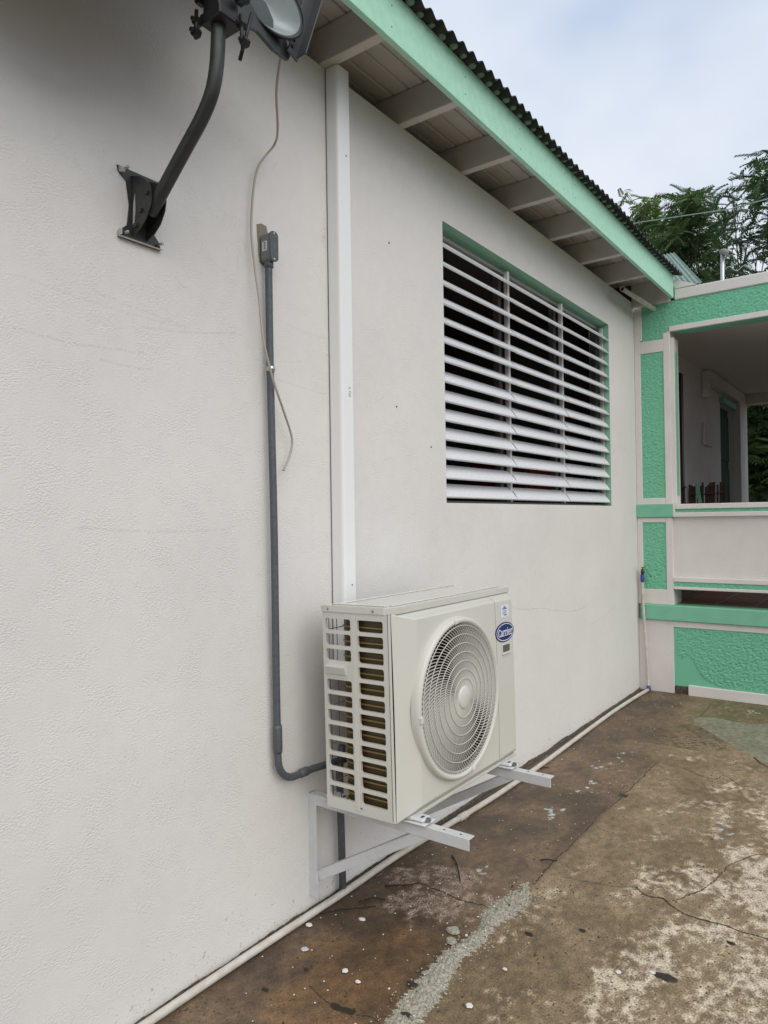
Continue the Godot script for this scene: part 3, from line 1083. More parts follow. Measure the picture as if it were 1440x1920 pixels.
func build_porch() -> void:
	var p := thing("porch", "porch with off-white frames and rough green stucco panels beside the house wall", "porch", Vector3(1.3, 0, -6.3))
	var R := 2.3
	var b := PZ - 0.17
	var w: Material = M.porch_paint
	# pillar against the house: core, and raised frame round the sunken panels
	pbox(p, "pillar", 0.001, 0.285, -0.2, 3.0, PZ - 0.29, PZ - 0.032, w)
	for f in [[0.001, 0.046, 0.739, 1.479], [0.238, 0.292, 0.739, 1.479], [0.046, 0.238, 1.436, 1.479], [0.046, 0.238, 0.739, 0.866],
			[0.001, 0.052, 1.589, 3.0], [0.242, 0.296, 1.589, 3.04], [0.052, 0.242, 2.887, 2.991], [0.052, 0.242, 1.589, 1.643], [0.001, 0.285, -0.2, 0.609]]:
		pbox(p, "frame", f[0], f[1], f[2], f[3], PZ - 0.033, PZ + 0.001, w, 0.003)
	stucco(p, "green_panel", 0.044, 0.240, 0.864, 1.438, PZ - 0.011, 0.009)
	stucco(p, "green_panel", 0.050, 0.244, 1.641, 2.889, PZ - 0.011, 0.009)
	pbox(p, "cap_band", 0.001, 0.300, 1.4795, 1.5885, PZ - 0.10, PZ + 0.018, M.green_paint)
	pbox(p, "cap_band_edge", 0.3005, 0.318, 1.4795, 1.5885, PZ - 0.10, PZ + 0.016, w, 0.003)
	# inner side of the pillar with its narrow panel
	pbox(p, "pillar_side", 0.2855, 0.322, 1.5890, 3.0, b, PZ - 0.034, w, 0.003)
	pbox(p, "side_panel", 0.3222, 0.326, 1.66, 2.88, PZ - 0.12, PZ - 0.055, M.green_stucco, 0.001)
	# beam over the opening
	pbox(p, "beam", 0.296, R, 3.055, 3.302, b, PZ - 0.032, w)
	pbox(p, "beam", 0.001, 0.2955, 2.9915, 3.302, b, PZ - 0.032, w)
	stucco(p, "green_panel", 0.066, R, 2.991, 3.302, PZ - 0.011, 0.009, func(u: float, v: float) -> bool:
		var x := lerpf(0.066, R, u)
		var y := lerpf(2.991, 3.302, v)
		return y > (2.991 if x < 0.246 else 3.018 if x < 0.272 else 3.05 if x < 0.292 else 3.088))
	pbox(p, "frame", 0.001, 0.067, 3.0, 3.27, PZ - 0.033, PZ + 0.001, w, 0.003)
	for s in [[0.2465, 0.2725, 2.99, 3.018], [0.2725, 0.2925, 2.99, 3.05], [0.2925, R, 3.045, 3.088]]:
		pbox(p, "frame", s[0], s[1], s[2], s[3], PZ - 0.034, PZ + 0.002, w, 0.003)
	pbox(p, "beam_soffit", 0.33, R, 3.043, 3.054, b, PZ - 0.017, M.green_paint, 0.002)
	pbox(p, "coping", 0.342, R, 3.3025, 3.392, b - 0.05, PZ + 0.006, w, 0.006)
	pbox(p, "roof_slab", 0.0, R + 0.3, 3.17, 3.30, -11.2, b - 0.052, M.ceiling_paint, 0.0)
	pbox(p, "far_beam", -0.1, R, 3.03, 3.168, -11.2, -11.0, w, 0.004)
	# parapet below the opening
	pbox(p, "sill", 0.319, R, 1.546, 1.5885, b - 0.02, PZ + 0.014, w)
	pbox(p, "parapet", 0.2855, R, 0.874, 1.546, b, PZ - 0.022, w, 0.002)
	pbox(p, "sill_strip", 0.3185, R, 1.481, 1.517, PZ - 0.022, PZ + 0.014, w, 0.003)
	stucco(p, "green_strip", 0.319, R, 1.517, 1.546, PZ - 0.004, 0.009)
	pbox(p, "rail", 0.2925, R, 0.936, 0.976, PZ - 0.022, PZ + 0.004, w, 0.004)
	stucco(p, "green_strip", 0.2925, R, 0.896, 0.936, PZ - 0.008, 0.009)
	pbox(p, "rail", 0.2925, R, 0.8735, 0.896, PZ - 0.022, PZ + 0.004, w, 0.003)
	pbox(p, "ledge", 0.022, R, 0.610, 0.738, b, PZ + 0.028, M.green_paint, 0.006)
	pbox(p, "plinth", 0.2855, R, -0.2, 0.6095, b, PZ - 0.032, w, 0.002)
	pbox(p, "frame", 0.2855, R, 0.557, 0.6095, PZ - 0.033, PZ + 0.002, w, 0.003)
	stucco(p, "green_panel", 0.2855, R, 0.066, 0.558, PZ - 0.010, 0.011, null, func(x: float, y: float) -> float:
		var edge := minf(1.0, (x - 0.2855) / 0.03)
		var top := 0.17 + 0.16 * exp(-pow((x - 0.40) / 0.075, 2.0)) - (x - 0.40) * 0.30
		if x < 0.345:
			top = 0.33 - (0.345 - x) * 0.3
		return edge * smoothstep(top - 0.004, top + 0.004, y) * (1.0 if x > 0.31 else 0.3) + 0.02)
	pbox(p, "base_strip", 0.396, R, -0.1, 0.082, PZ - 0.033, PZ + 0.012, w, 0.004)
	pbox(p, "rubble_base", 0.286, 0.394, -0.1, 0.064, PZ - 0.033, PZ + 0.001, M.footing, 0.006)
	# floor tiles seen through the slot under the parapet
	pbox(p, "porch_floor", 0.0, R, 0.30, 0.7395, -11.0, b - 0.001, M.footing, 0.0)
	for i in 7:
		for j in 5:
			pbox(p, "floor_tile", 0.296 + i * 0.29, minf(0.296 + i * 0.29 + 0.286, R + 0.05), 0.740, 0.746, b - 0.29 - j * 0.29, b - 0.005 - j * 0.29, M.floor_tile, 0.002)
	# pillars at the outer corners
	pbox(p, "corner_pillar", R, R + 0.3, -0.2, 3.39, PZ - 0.29, PZ, w, 0.006)
	pbox(p, "end_wall", R + 0.06, R + 0.24, -0.2, 3.30, -11.2, PZ - 0.29, w, 0.004)
	pbox(p, "corner_pillar", 0.001, 0.09, 0.74, 3.03, -11.14, -10.62, w, 0.006)
	# sloping piece of corrugated roof over the junction, with its white barge board
	var st := begin(true)
	var A := Vector3(0.343, 3.40, -6.275); var B := Vector3(0.556, 3.41, -6.275)
	var Cc := Vector3(0.235, 3.86, -6.70); var D := Vector3(0.060, 3.86, -6.70)
	var nn := (B - A).cross(D - A).normalized()
	for s in [0.0, -0.003]:
		sheet(st, 60, 4, func(u: float, v: float) -> Vector3:
			var q := A.lerp(B, u).lerp(D.lerp(Cc, u), v)
			return q + nn * (0.007 * cos(u * TAU * 6.0) + s))
	var jr := thing("corrugated_flashing", "short sloping piece of pale corrugated sheet where the roof meets the porch", "roof sheet", Vector3(0.4, 3.39, -6.28))
	part(jr, "sheet", st, M.galvanised)
	st = begin()
	prism(st, Transform3D(Basis(), Vector3(0, 0, -6.262)), PackedVector2Array([Vector2(0.345, 3.394), Vector2(0.52, 3.398), Vector2(0.46, 3.425), Vector2(0.345, 3.47)]), 0.02)
	part(jr, "barge_board", st, M.porch_paint)
	# short pole with a cap standing on the porch roof
	var pole := thing("roof_pole", "short grey pole with a round cap on the porch roof", "pole", Vector3(0.53, 3.30, -7.2))
	st = begin(true)
	tube(st, [Vector3(0.53, 3.30, -7.2), Vector3(0.537, 3.60, -7.2), Vector3(0.543, 3.92, -7.2)], 0.018, 12)
	part(pole, "pole", st, M.zinc)
	st = begin(true)
	lathe(st, Transform3D(Basis(Vector3(0, 0, 1), -0.5), Vector3(0.553, 3.925, -7.2)), [Vector2(0.0001, -0.015), Vector2(0.03, -0.012), Vector2(0.045, 0.0), Vector2(0.04, 0.025), Vector2(0.02, 0.04), Vector2(0.0001, 0.043)], 16)
	part(pole, "cap", st, M.dish_grey)
	st = begin(true)
	tube(st, smooth_path([Vector3(0.55, 3.77, -7.2), Vector3(0.60, 3.79, -7.2), Vector3(0.66, 3.74, -7.2), Vector3(0.72, 3.78, -7.22), Vector3(0.78, 3.72, -7.2)], 0.01), 0.004, 6)
	tube(st, smooth_path([Vector3(0.55, 3.86, -7.2), Vector3(0.62, 3.90, -7.2), Vector3(0.64, 3.82, -7.2), Vector3(0.60, 3.79, -7.2)], 0.01), 0.003, 6)
	part(pole, "wire", st, M.galvanised)
	# overhead line behind the roof
	st = begin(true)
	tube(st, [Vector3(-2.6, 5.22, -9.0), Vector3(-0.72, 5.14, -9.0), Vector3(0.30, 5.03, -9.0), Vector3(0.75, 5.04, -9.0), Vector3(4.0, 5.3, -9.0)], 0.006, 6)
	single("overhead_wire", st, M.galvanised, "thin pale overhead wire crossing in front of the trees", "wire")
	# bundle of sticks leaning inside the porch
	var bs := thing("stick_screen", "low screen of brown sticks tied together leaning inside the porch", "screen", Vector3(0.2, 0.746, -8.0))
	for k in 19:
		st = begin(true)
		var xx := 0.035 + k * 0.019
		tube(st, [Vector3(xx, 0.746, -7.94), Vector3(xx + rng.randf_range(-0.01, 0.01), 1.3, -7.97), Vector3(xx + rng.randf_range(-0.015, 0.015), 1.80 + rng.randf_range(-0.02, 0.035), -8.0)], 0.0105, 6)
		part(bs, "stick", st, M.stick)
	for y in [1.45, 1.70]:
		st = begin(true)
		tube(st, [Vector3(0.03, y, -7.965), Vector3(0.39, y + 0.02, -7.965)], 0.007, 6)
		part(bs, "cross_tie", st, M.stick)
	st = begin()
	bar(st, Vector3(0.16, 1.50, -7.955), Vector3(0.11, 1.83, -7.965), 0.035, 0.008, Vector3(0, 0, 1))
	part(bs, "green_slat", st, M.green_paint)

# ------------------------------------------------------------------ trees
func frond_mesh(droop: float, wide: float) -> ArrayMesh:
	var st := begin()
	var n := 8
	var L := 0.36
	var at := func(u: float) -> Vector3:
		return Vector3(L * u, -droop * u * u, 0)
	for i in range(1, n + 1):
		var u := float(i) / n
		var a: Vector3 = at.call(u)
		var pl := wide * (1.15 - 0.5 * u)
		for s in [-1.0, 1.0]:
			var dir := Vector3(0.75, -0.45 - 0.3 * u, s * 0.8).normalized()
			var e := a + dir * pl
			var side := Vector3(0.0135, 0.005, -0.010 * s)
			var m := a.lerp(e, 0.5)
			tri(st, a, m + side, e); tri(st, a, e, m - side)
	for i in 4:
		var a: Vector3 = at.call(i / 4.0); var b: Vector3 = at.call((i + 1) / 4.0)
		quad(st, a - Vector3(0, 0, 0.0025), b - Vector3(0, 0, 0.002), b + Vector3(0, 0, 0.002), a + Vector3(0, 0, 0.0025))
	st.generate_normals()
	return st.commit()

func tree(called: String, label: String, base: Vector3, fork: float, tips: Array, fronds: Array, leaf: Array, per: int, extra: int, spread: float, size: float) -> void:
	var t := thing(called, label, "tree", base, "trees behind the porch")
	var st := begin(true)
	var top := Vector3(base.x, fork, base.z)
	tube(st, [base - Vector3(0, 0.1, 0), base.lerp(top, 0.3) + Vector3(0.06, 0, 0), base.lerp(top, 0.7) + Vector3(-0.05, 0, 0.04), top], [0.17, 0.13, 0.11, 0.09], 10)
	part(t, "trunk", st, M.bark)
	var ends := []
	st = begin(true)
	for p in tips:
		ends.append(p)
		var mid := top.lerp(p, 0.5) + Vector3(rng.randfn() * 0.1, 0.12, rng.randfn() * 0.1)
		tube(st, [top - Vector3(0, 0.3, 0), mid, p], [0.026, 0.012, 0.004], 5)
		for k in extra:
			var q: Vector3 = p + Vector3(rng.randfn() * spread, rng.randfn() * spread * 0.7 - spread * 0.3, rng.randfn() * spread * 1.6)
			ends.append(q)
			tube(st, [mid.lerp(p, 0.4 + 0.4 * rng.randf()), q], [0.005, 0.0025], 4)
	part(t, "branches", st, M.bark)
	for v in fronds.size():
		var list := []
		for e in ends:
			for k in per:
				if (k + int(e.x * 100.0)) % fronds.size() != v:
					continue
				var yaw := rng.randf() * TAU
				var tilt := rng.randf_range(-0.7, 0.75)
				var s := rng.randf_range(0.65, 1.25) * size
				var bs := Basis(Vector3.UP, yaw) * Basis(Vector3(0, 0, 1), tilt) * Basis(Vector3(1, 0, 0), rng.randf_range(-0.6, 0.6))
				list.append(Transform3D(bs.scaled(Vector3.ONE * s), e + Vector3(rng.randfn(), rng.randfn(), rng.randfn()) * 0.07))
		var mm := MultiMesh.new()
		mm.transform_format = MultiMesh.TRANSFORM_3D
		mm.mesh = fronds[v]
		mm.instance_count = list.size()
		for i in list.size():
			mm.set_instance_transform(i, list[i])
		var mi := MultiMeshInstance3D.new()
		mi.multimesh = mm
		mi.material_override = leaf[v % leaf.size()]
		mi.name = "crown"
		mi.set_meta("kind", "stuff")
		t.add_child(mi, true)
		mi.position = -base

func build_trees() -> void:
	var fr := [frond_mesh(0.12, 0.12), frond_mesh(0.22, 0.11), frond_mesh(0.06, 0.10)]
	var lv := [M.leaf0, M.leaf1, M.leaf2]
	tree("feathery_tree", "tall feathery-leaved tree rising nearest the end of the roof fascia", Vector3(-1.6, 0, -15.2), 4.6,
		[Vector3(-1.51, 7.84, -15.0), Vector3(-1.90, 7.74, -15.6), Vector3(-1.15, 7.50, -14.6), Vector3(-2.03, 7.33, -15.2), Vector3(-1.44, 7.38, -15.0), Vector3(-1.25, 7.20, -15.6), Vector3(-1.71, 6.87, -14.6), Vector3(-1.42, 6.95, -15.2), Vector3(-1.04, 6.54, -15.0), Vector3(-1.83, 6.78, -15.6), Vector3(-1.14, 6.19, -14.6), Vector3(-2.10, 6.62, -15.2), Vector3(-2.42, 6.31, -15.0), Vector3(-1.68, 6.31, -15.6), Vector3(-0.93, 5.89, -14.6), Vector3(-1.5, 5.8, -14.8), Vector3(-2.0, 5.9, -15.0)],
		fr, [M.leaf0, M.leaf1, M.leaf2], 24, 7, 0.17, 0.95)
	tree("feathery_tree", "small light-green treetop just above the far end of the corrugated roof", Vector3(-2.75, 0, -16.6), 5.4,
		[Vector3(-2.78, 8.52, -16.5), Vector3(-2.60, 8.42, -17.0), Vector3(-2.89, 8.18, -16.2), Vector3(-2.63, 8.03, -16.5), Vector3(-2.98, 7.97, -17.0), Vector3(-2.46, 7.51, -16.2), Vector3(-2.72, 7.37, -16.5), Vector3(-2.9, 6.9, -16.4), Vector3(-2.4, 6.8, -16.6)],
		fr, [M.leaf1, M.leaf0, M.leaf2], 24, 6, 0.17, 0.95)
	tree("feathery_tree", "sparse feathery tree with open branches above the short roof pole", Vector3(-0.3, 0, -13.9), 4.4,
		[Vector3(-0.47, 7.36, -13.6), Vector3(-0.38, 7.21, -14.2), Vector3(-0.02, 6.74, -13.2), Vector3(-0.70, 6.74, -14.0), Vector3(-0.31, 6.66, -13.6), Vector3(-0.13, 6.52, -14.2), Vector3(-0.37, 6.12, -13.2), Vector3(-0.23, 6.15, -14.0), Vector3(0.07, 6.14, -13.6), Vector3(-0.66, 5.92, -14.2), Vector3(-0.24, 5.64, -13.2), Vector3(-0.09, 5.73, -14.0), Vector3(-0.67, 5.52, -13.6), Vector3(-0.28, 5.44, -14.2), Vector3(0.11, 5.29, -13.2)],
		fr, [M.leaf2, M.leaf0, M.leaf2], 10, 3, 0.12, 0.9)
	tree("feathery_tree", "feathery tree reaching in at the right edge of the picture", Vector3(0.55, 0, -12.7), 4.4,
		[Vector3(0.28, 7.01, -12.5), Vector3(0.34, 6.87, -13.0), Vector3(0.26, 6.53, -12.2), Vector3(0.45, 6.38, -12.5), Vector3(0.54, 6.87, -13.0), Vector3(0.69, 5.96, -12.2), Vector3(0.37, 5.97, -12.5), Vector3(0.45, 5.67, -13.0), Vector3(0.9, 6.6, -12.6), Vector3(1.1, 6.1, -12.8), Vector3(0.8, 5.4, -12.5)],
		fr, [M.leaf2, M.leaf0], 10, 3, 0.13, 0.95)
	tree("feathery_shrub", "dense dark-green feathery shrub seen through the porch opening", Vector3(0.3, 0, -13.0), 1.4,
		[Vector3(-0.25, 3.20, -13.0), Vector3(0.01, 3.22, -12.6), Vector3(0.06, 3.03, -13.3), Vector3(-0.18, 2.84, -13.0), Vector3(0.07, 2.62, -12.6), Vector3(-0.29, 2.43, -13.3), Vector3(-0.03, 2.22, -13.0), Vector3(0.18, 2.36, -12.6), Vector3(-0.28, 1.93, -13.3), Vector3(0.0, 1.78, -13.0), Vector3(0.21, 1.94, -12.6), Vector3(0.5, 3.1, -12.8), Vector3(0.6, 2.5, -12.7), Vector3(0.5, 1.9, -13.0), Vector3(0.3, 3.4, -13.2), Vector3(0.9, 2.8, -13.0), Vector3(0.9, 2.0, -12.8), Vector3(-0.5, 3.3, -13.6), Vector3(-0.5, 2.6, -13.7), Vector3(-0.1, 3.6, -13.4), Vector3(0.6, 3.6, -13.2)],
		fr, [M.leaf0, M.leaf2, M.leaf1], 26, 9, 0.22, 1.0)

# ------------------------------------------------------------------ air conditioner
const AX0 := 0.156     # back of the cabinet
const AXS := 0.450     # seam between side panel and front panel
const AZ0 := -1.965    # near side
const AZ1 := -2.855    # far side
const AY0 := 0.459
const AY1 := 1.168
const FY := 0.820      # fan centre
const FZ := -2.330
const FR := 0.278

func front_x(y: float, z: float) -> float:
	var dl := (AZ0 - 0.012 - z) / 0.088
	var dr := (z - AZ1) / 0.05
	var dt := (AY1 - y) / 0.024
	var db := (y - AY0) / 0.036
	var k := minf(minf(dl, dr), minf(dt, db))
	k = clampf(k, 0.0, 1.0)
	var s := 1.0 - pow(1.0 - k, 1.12)
	return 0.461 + 0.041 * s + 0.004 * sin(PI * clampf((y - AY0) / (AY1 - AY0), 0.0, 1.0))

func build_air_conditioner() -> void:
	var ac := thing("air_conditioner", "cream outdoor air conditioner unit with round fan grille on wall brackets", "air conditioner", Vector3(0.30, AY0, -2.41))
	ac.rotation_degrees.z = 1.0
	var st: SurfaceTool
	# side panel: a frame round each of the slots, two columns of twelve, one place taken by the grip
	st = begin()
	var cols := [[0.170, 0.286], [0.317, 0.430]]
	var yb := 0.498
	var pitch := 0.0549
	var sw := 0.0415
	var xe := [AX0, 0.3015, AXS]
	for c in 2:
		for r in 12:
			var lo := yb + r * pitch - 0.0067 if r > 0 else AY0
			var hi := yb + (r + 1) * pitch - 0.0067 if r < 11 else AY1
			var x0: float = xe[c]; var x1: float = xe[c + 1]
			if c == 0 and r == 8:
				quad(st, Vector3(x0, lo, AZ0), Vector3(x1, lo, AZ0), Vector3(x1, hi, AZ0), Vector3(x0, hi, AZ0))
				continue
			var hc := Vector2((cols[c][0] + cols[c][1]) / 2, yb + r * pitch + sw / 2)
			var ring := rounded(cols[c][1] - cols[c][0], sw, 0.008, 3)
			var n := ring.size()
			var outer := PackedVector2Array()
			for k in n:
				var q := k / 4
				outer.append([Vector2(x1, hi), Vector2(x0, hi), Vector2(x0, lo), Vector2(x1, lo)][q])
			for k in n:
				var k2 := (k + 1) % n
				var a := hc + ring[k]; var b := hc + ring[k2]
				var oa := outer[k]; var ob := outer[k2]
				var va := Vector3(a.x, a.y, AZ0); var vb := Vector3(b.x, b.y, AZ0)
				tri(st, va, Vector3(oa.x, oa.y, AZ0), Vector3(ob.x, ob.y, AZ0))
				tri(st, va, Vector3(ob.x, ob.y, AZ0), vb)
				var back := Vector3(0.0, 0, -0.010)
				quad(st, va + back, vb + back, vb, va)
	# raised rib between the columns and folded edges
	box(st, Vector3(0.2925, AY0 + 0.012, AZ0), Vector3(0.3105, AY1 - 0.012, AZ0 + 0.003), 0.0012)
	box(st, Vector3(AX0, AY0, AZ0 - 0.02), Vector3(AX0 + 0.003, AY1, AZ0 - 0.0005))
	box(st, Vector3(AX0 + 0.003, AY0, AZ0 - 0.02), Vector3(AXS, AY0 + 0.003, AZ0 - 0.0005))
	var side := part(ac, "side_panel", st, M.unit_shell)
	# grip
	st = begin()
	var gy := yb + 8 * pitch + sw / 2 + 0.002
	prism(st, Transform3D(Basis(), Vector3(0.223, gy, AZ0 + 0.0003)), rounded(0.100, 0.056, 0.012), 0.0025)
	prism(st, Transform3D(Basis(Vector3(0, 0, 1), Vector3(0, 1, 0), Vector3(-1, 0, 0)), Vector3(0.268, gy, AZ0)), PackedVector2Array([Vector2(0.0025, -0.018), Vector2(0.010, -0.014), Vector2(0.020, 0.012), Vector2(0.018, 0.018), Vector2(0.0025, 0.019)]), 0.088)
	part(side, "grip", st, M.unit_shell)
	# lid with a raised rim, two ribs and screws in its skirt
	st = begin()
	var out := PackedVector2Array([Vector2(0.153, AZ0 + 0.004), Vector2(0.436, AZ0 + 0.004), Vector2(0.472, AZ0 - 0.030), Vector2(0.472, AZ1 + 0.012), Vector2(0.455, AZ1 - 0.004), Vector2(0.153, AZ1 - 0.004)])
	var lx := Transform3D(Basis(Vector3(1, 0, 0), Vector3(0, 0, 1), Vector3(0, -1, 0)), Vector3(0, 1.1885, 0))
	prism(st, lx, out, 0.0205)
	var inn := Geometry2D.offset_polygon(out, -0.004)[0]
	prism(st, Transform3D(lx.basis, Vector3(0, 1.1905, 0)), inn, 0.0019)
	var lid := part(ac, "lid", st, M.unit_lid)
	st = begin()
	for q in [[0.185, 0.205, -1.99, -2.83], [0.42, 0.435, -2.02, -2.83], [0.205, 0.42, -1.995, -2.015]]:
		box(st, Vector3(q[0], 1.1903, q[3]), Vector3(q[1], 1.1945, q[2]), 0.0019)
	part(lid, "rib", st, M.unit_lid)
	for q in [[0.186, 1.1785], [0.392, 1.1785]]:
		st = begin(true)
		lathe(st, Transform3D(Basis(Vector3(1, 0, 0), PI / 2), Vector3(q[0], q[1], AZ0 + 0.0045)), [Vector2(0.0001, 0.0035), Vector2(0.003, 0.003), Vector2(0.0048, 0.0)], 10)
		part(lid, "screw", st, M.bolt)
	# rain drops standing on the lid
	var drop := SphereMesh.new()
	drop.radius = 0.5; drop.height = 1.0; drop.radial_segments = 8; drop.rings = 4
	var mm := MultiMesh.new()
	mm.transform_format = MultiMesh.TRANSFORM_3D
	mm.mesh = drop
	mm.instance_count = 900
	for i in 900:
		var s := rng.randf_range(0.002, 0.0065)
		mm.set_instance_transform(i, Transform3D(Basis().scaled(Vector3(s * rng.randf_range(0.8, 1.6), s * 0.6, s * rng.randf_range(0.8, 1.6))), Vector3(rng.randf_range(0.16, 0.465), 1.1908, rng.randf_range(AZ1 + 0.005, AZ0 - 0.028))))
	var mi := MultiMeshInstance3D.new()
	mi.multimesh = mm
	var water := mat("water_drop", Color(1, 1, 1, 0.02), 0.02)
	water.refraction_enabled = true
	water.refraction_scale = 0.033
	mi.material_override = water
	mi.name = "rain_drops"
	mi.set_meta("kind", "stuff")
	lid.add_child(mi, true)
	mi.position = -ac.position
	# front: fan panel and service panel, both swelling forward from the seams
	var seam := -2.652
	var zl := AZ0 - 0.006
	st = begin(true)
	sheet(st, 150, 140, func(u: float, v: float) -> Vector3:
		var z := lerpf(zl, seam + 0.001, pow(u, 1.35))
		var e := 0.5 - 0.5 * cos(PI * v)
		var y := lerpf(AY0, AY1, lerpf(v, e, 0.7))
		return Vector3(front_x(y, z), y, z),
	func(u: float, v: float) -> bool:
		var z := lerpf(zl, seam + 0.001, pow(u, 1.35))
		var e := 0.5 - 0.5 * cos(PI * v)
		var y := lerpf(AY0, AY1, lerpf(v, e, 0.7))
		return Vector2(y - FY, z - FZ).length() > FR - 0.004)
	var fp := part(ac, "fan_panel", st, M.unit_shell)
	st = begin(true)
	sheet(st, 40, 110, func(u: float, v: float) -> Vector3:
		var z := lerpf(seam - 0.001, AZ1, 1.0 - pow(1.0 - u, 1.5))
		var e := 0.5 - 0.5 * cos(PI * v)
		var y := lerpf(AY0, AY1, lerpf(v, e, 0.7))
		return Vector3(front_x(y, z), y, z))
	var sp := part(ac, "service_panel", st, M.unit_shell)
	st = begin(true)
	sheet(st, 8, 2, func(u: float, v: float) -> Vector3:
		var a := u * PI / 2
		return Vector3(AXS + 0.001 + 0.0075 * sin(a), lerpf(AY0, AY1, v), AZ0 - 0.0015 - 0.006 * (1.0 - cos(a))))
	part(ac, "corner_strip", st, M.unit_shell)
	st = begin()
	box(st, Vector3(0.455, AY0 + 0.002, AZ1), Vector3(AX0, AY1, AZ1 + 0.004))
	box(st, Vector3(AX0, AY0 - 0.001, AZ1 + 0.004), Vector3(0.456, AY0 + 0.003, AZ0 - 0.022))
	part(ac, "cabinet", st, M.unit_shell)
	st = begin()
	box(st, Vector3(0.452, AY0 - 0.0035, AZ1 + 0.01), Vector3(0.486, AY0 + 0.010, AZ0 - 0.06), 0.003)
	part(ac, "base_flange", st, M.unit_shell)
	# dark inside behind the fan, coil, partition
	st = begin()
	box(st, Vector3(0.235, AY0 + 0.02, seam + 0.012), Vector3(0.25, AY1 - 0.01, AZ0 - 0.07))
	box(st, Vector3(0.235, AY0 + 0.02, seam), Vector3(0.45, AY1 - 0.01, seam + 0.006))
	part(ac, "partition", st, M.unit_inside)
	st = begin(true)
	var ax := Transform3D(Basis(Vector3(0, 0, 1), -PI / 2), Vector3(0, FY, FZ))
	lathe(st, ax, [Vector2(0.286, 0.33), Vector2(0.271, 0.38), Vector2(0.271, 0.45), Vector2(0.282, 0.49)], 64)
	part(ac, "fan_shroud", st, M.unit_inside)
	var fan := Node3D.new()
	fan.name = "fan"
	ac.add_child(fan)
	st = begin(true)
	lathe(st, ax, [Vector2(0.0001, 0.455), Vector2(0.05, 0.452), Vector2(0.06, 0.43), Vector2(0.06, 0.36), Vector2(0.0001, 0.36)], 32)
	part(fan, "hub", st, M.fan_blade).position = -ac.position
	for k in 3:
		st = begin(true)
		sheet(st, 10, 12, func(u: float, v: float) -> Vector3:
			var r := lerpf(0.055, 0.262, u)
			var a := TAU * k / 3.0 + lerpf(-0.55, 0.55, v) * (0.6 + 0.5 * u) + 0.5 * u
			return Vector3(0.405 + 0.035 * (v - 0.5) * 2.0 + 0.01 * sin(PI * v), FY + r * sin(a), FZ - r * cos(a)))
		part(fan, "fan_blade", st, M.fan_blade).position = -ac.position
	st = begin(true)
	var path := []
	for q in [[0.445, -1.992], [0.36, -1.992], [0.28, -1.992], [0.245, -1.996], [0.222, -2.012], [0.208, -2.04], [0.204, -2.08], [0.204, -2.3], [0.204, -2.6]]:
		path.append(Vector2(q[0], q[1]))
	for i in path.size() - 1:
		var a: Vector2 = path[i]; var b: Vector2 = path[i + 1]
		var nrm := Vector2(-(b - a).y, (b - a).x).normalized() * 0.018
		var a2 := a + nrm; var b2 := b + nrm
		quad(st, Vector3(b.x, AY0 + 0.02, b.y), Vector3(a.x, AY0 + 0.02, a.y), Vector3(a.x, AY1 - 0.008, a.y), Vector3(b.x, AY1 - 0.008, b.y))
		quad(st, Vector3(a2.x, AY0 + 0.02, a2.y), Vector3(b2.x, AY0 + 0.02, b2.y), Vector3(b2.x, AY1 - 0.008, b2.y), Vector3(a2.x, AY1 - 0.008, a2.y))
	var coil := part(ac, "coil", st, M.coil)
	for k in 26:
		st = begin(true)
		var y := AY0 + 0.030 + k * 0.0272
		var tp := []
		for i in path.size():
			var q: Vector2 = path[i]
			var off := Vector2(-0.004, 0.0) if i > 4 else Vector2(0, 0.004) if i < 3 else Vector2(-0.003, 0.003)
			tp.append(Vector3(q.x + off.x, y, q.y + off.y))
		tube(st, tp, 0.0038, 6)
		part(coil, "coil_tube", st, M.coil_tube)
	# wire guard across the open back corner
	var guard := Node3D.new()
	guard.name = "rear_guard"
	ac.add_child(guard)
	for k in 9:
		st = begin(true)
		var z := AZ0 - 0.03 - k * 0.045
		tube(st, [Vector3(AX0 + 0.004, AY0 + 0.01, z), Vector3(AX0 + 0.004, AY1 - 0.005, z)], 0.0016, 5)
		part(guard, "guard_wire", st, M.operator).position = -ac.position
	for k in 5:
		st = begin(true)
		var y := AY0 + 0.08 + k * 0.14
		tube(st, [Vector3(AX0 + 0.006, y, AZ0 - 0.022), Vector3(AX0 + 0.006, y, AZ0 - 0.42)], 0.0016, 5)
		part(guard, "guard_wire", st, M.operator).position = -ac.position
	# fan grille: rim, rings, swirling vanes and hub cap
	var gr := Node3D.new()
	gr.name = "fan_grille"
	ac.add_child(gr)
	st = begin(true)
	lathe(st, ax, [Vector2(0.302, 0.494), Vector2(0.301, 0.514), Vector2(0.297, 0.523), Vector2(0.290, 0.528), Vector2(0.282, 0.526), Vector2(0.277, 0.519), Vector2(0.275, 0.500)], 120)
	part(gr, "rim", st, M.grille_plastic).position = -ac.position
	for k in 3:
		var a: float = [deg_to_rad(97.0), deg_to_rad(184.0), deg_to_rad(-78.0)][k]
		st = begin()
		var c := Vector3(0.522, FY + 0.289 * sin(a), FZ - 0.289 * cos(a))
		obox(st, Transform3D(Basis(Vector3(1, 0, 0), a), c), Vector3(0.022, 0.026, 0.016), 0.003)
		part(gr, "catch", st, M.grille_plastic).position = -ac.position
	var dome := func(r: float) -> float:
		return 0.5215 + 0.010 * cos(PI / 2 * r / 0.29)
	for k in 7:
		var r := 0.072 + k * 0.0328
		st = begin(true)
		var loop := []
		for i in 97:
			var a := TAU * i / 96.0
			loop.append(Vector3(dome.call(r) + 0.001, FY + r * sin(a), FZ - r * cos(a)))
		tube(st, loop, 0.0016, 6, false)
		part(gr, "ring", st, M.grille_plastic).position = -ac.position
	st = begin()
	var nv := 104
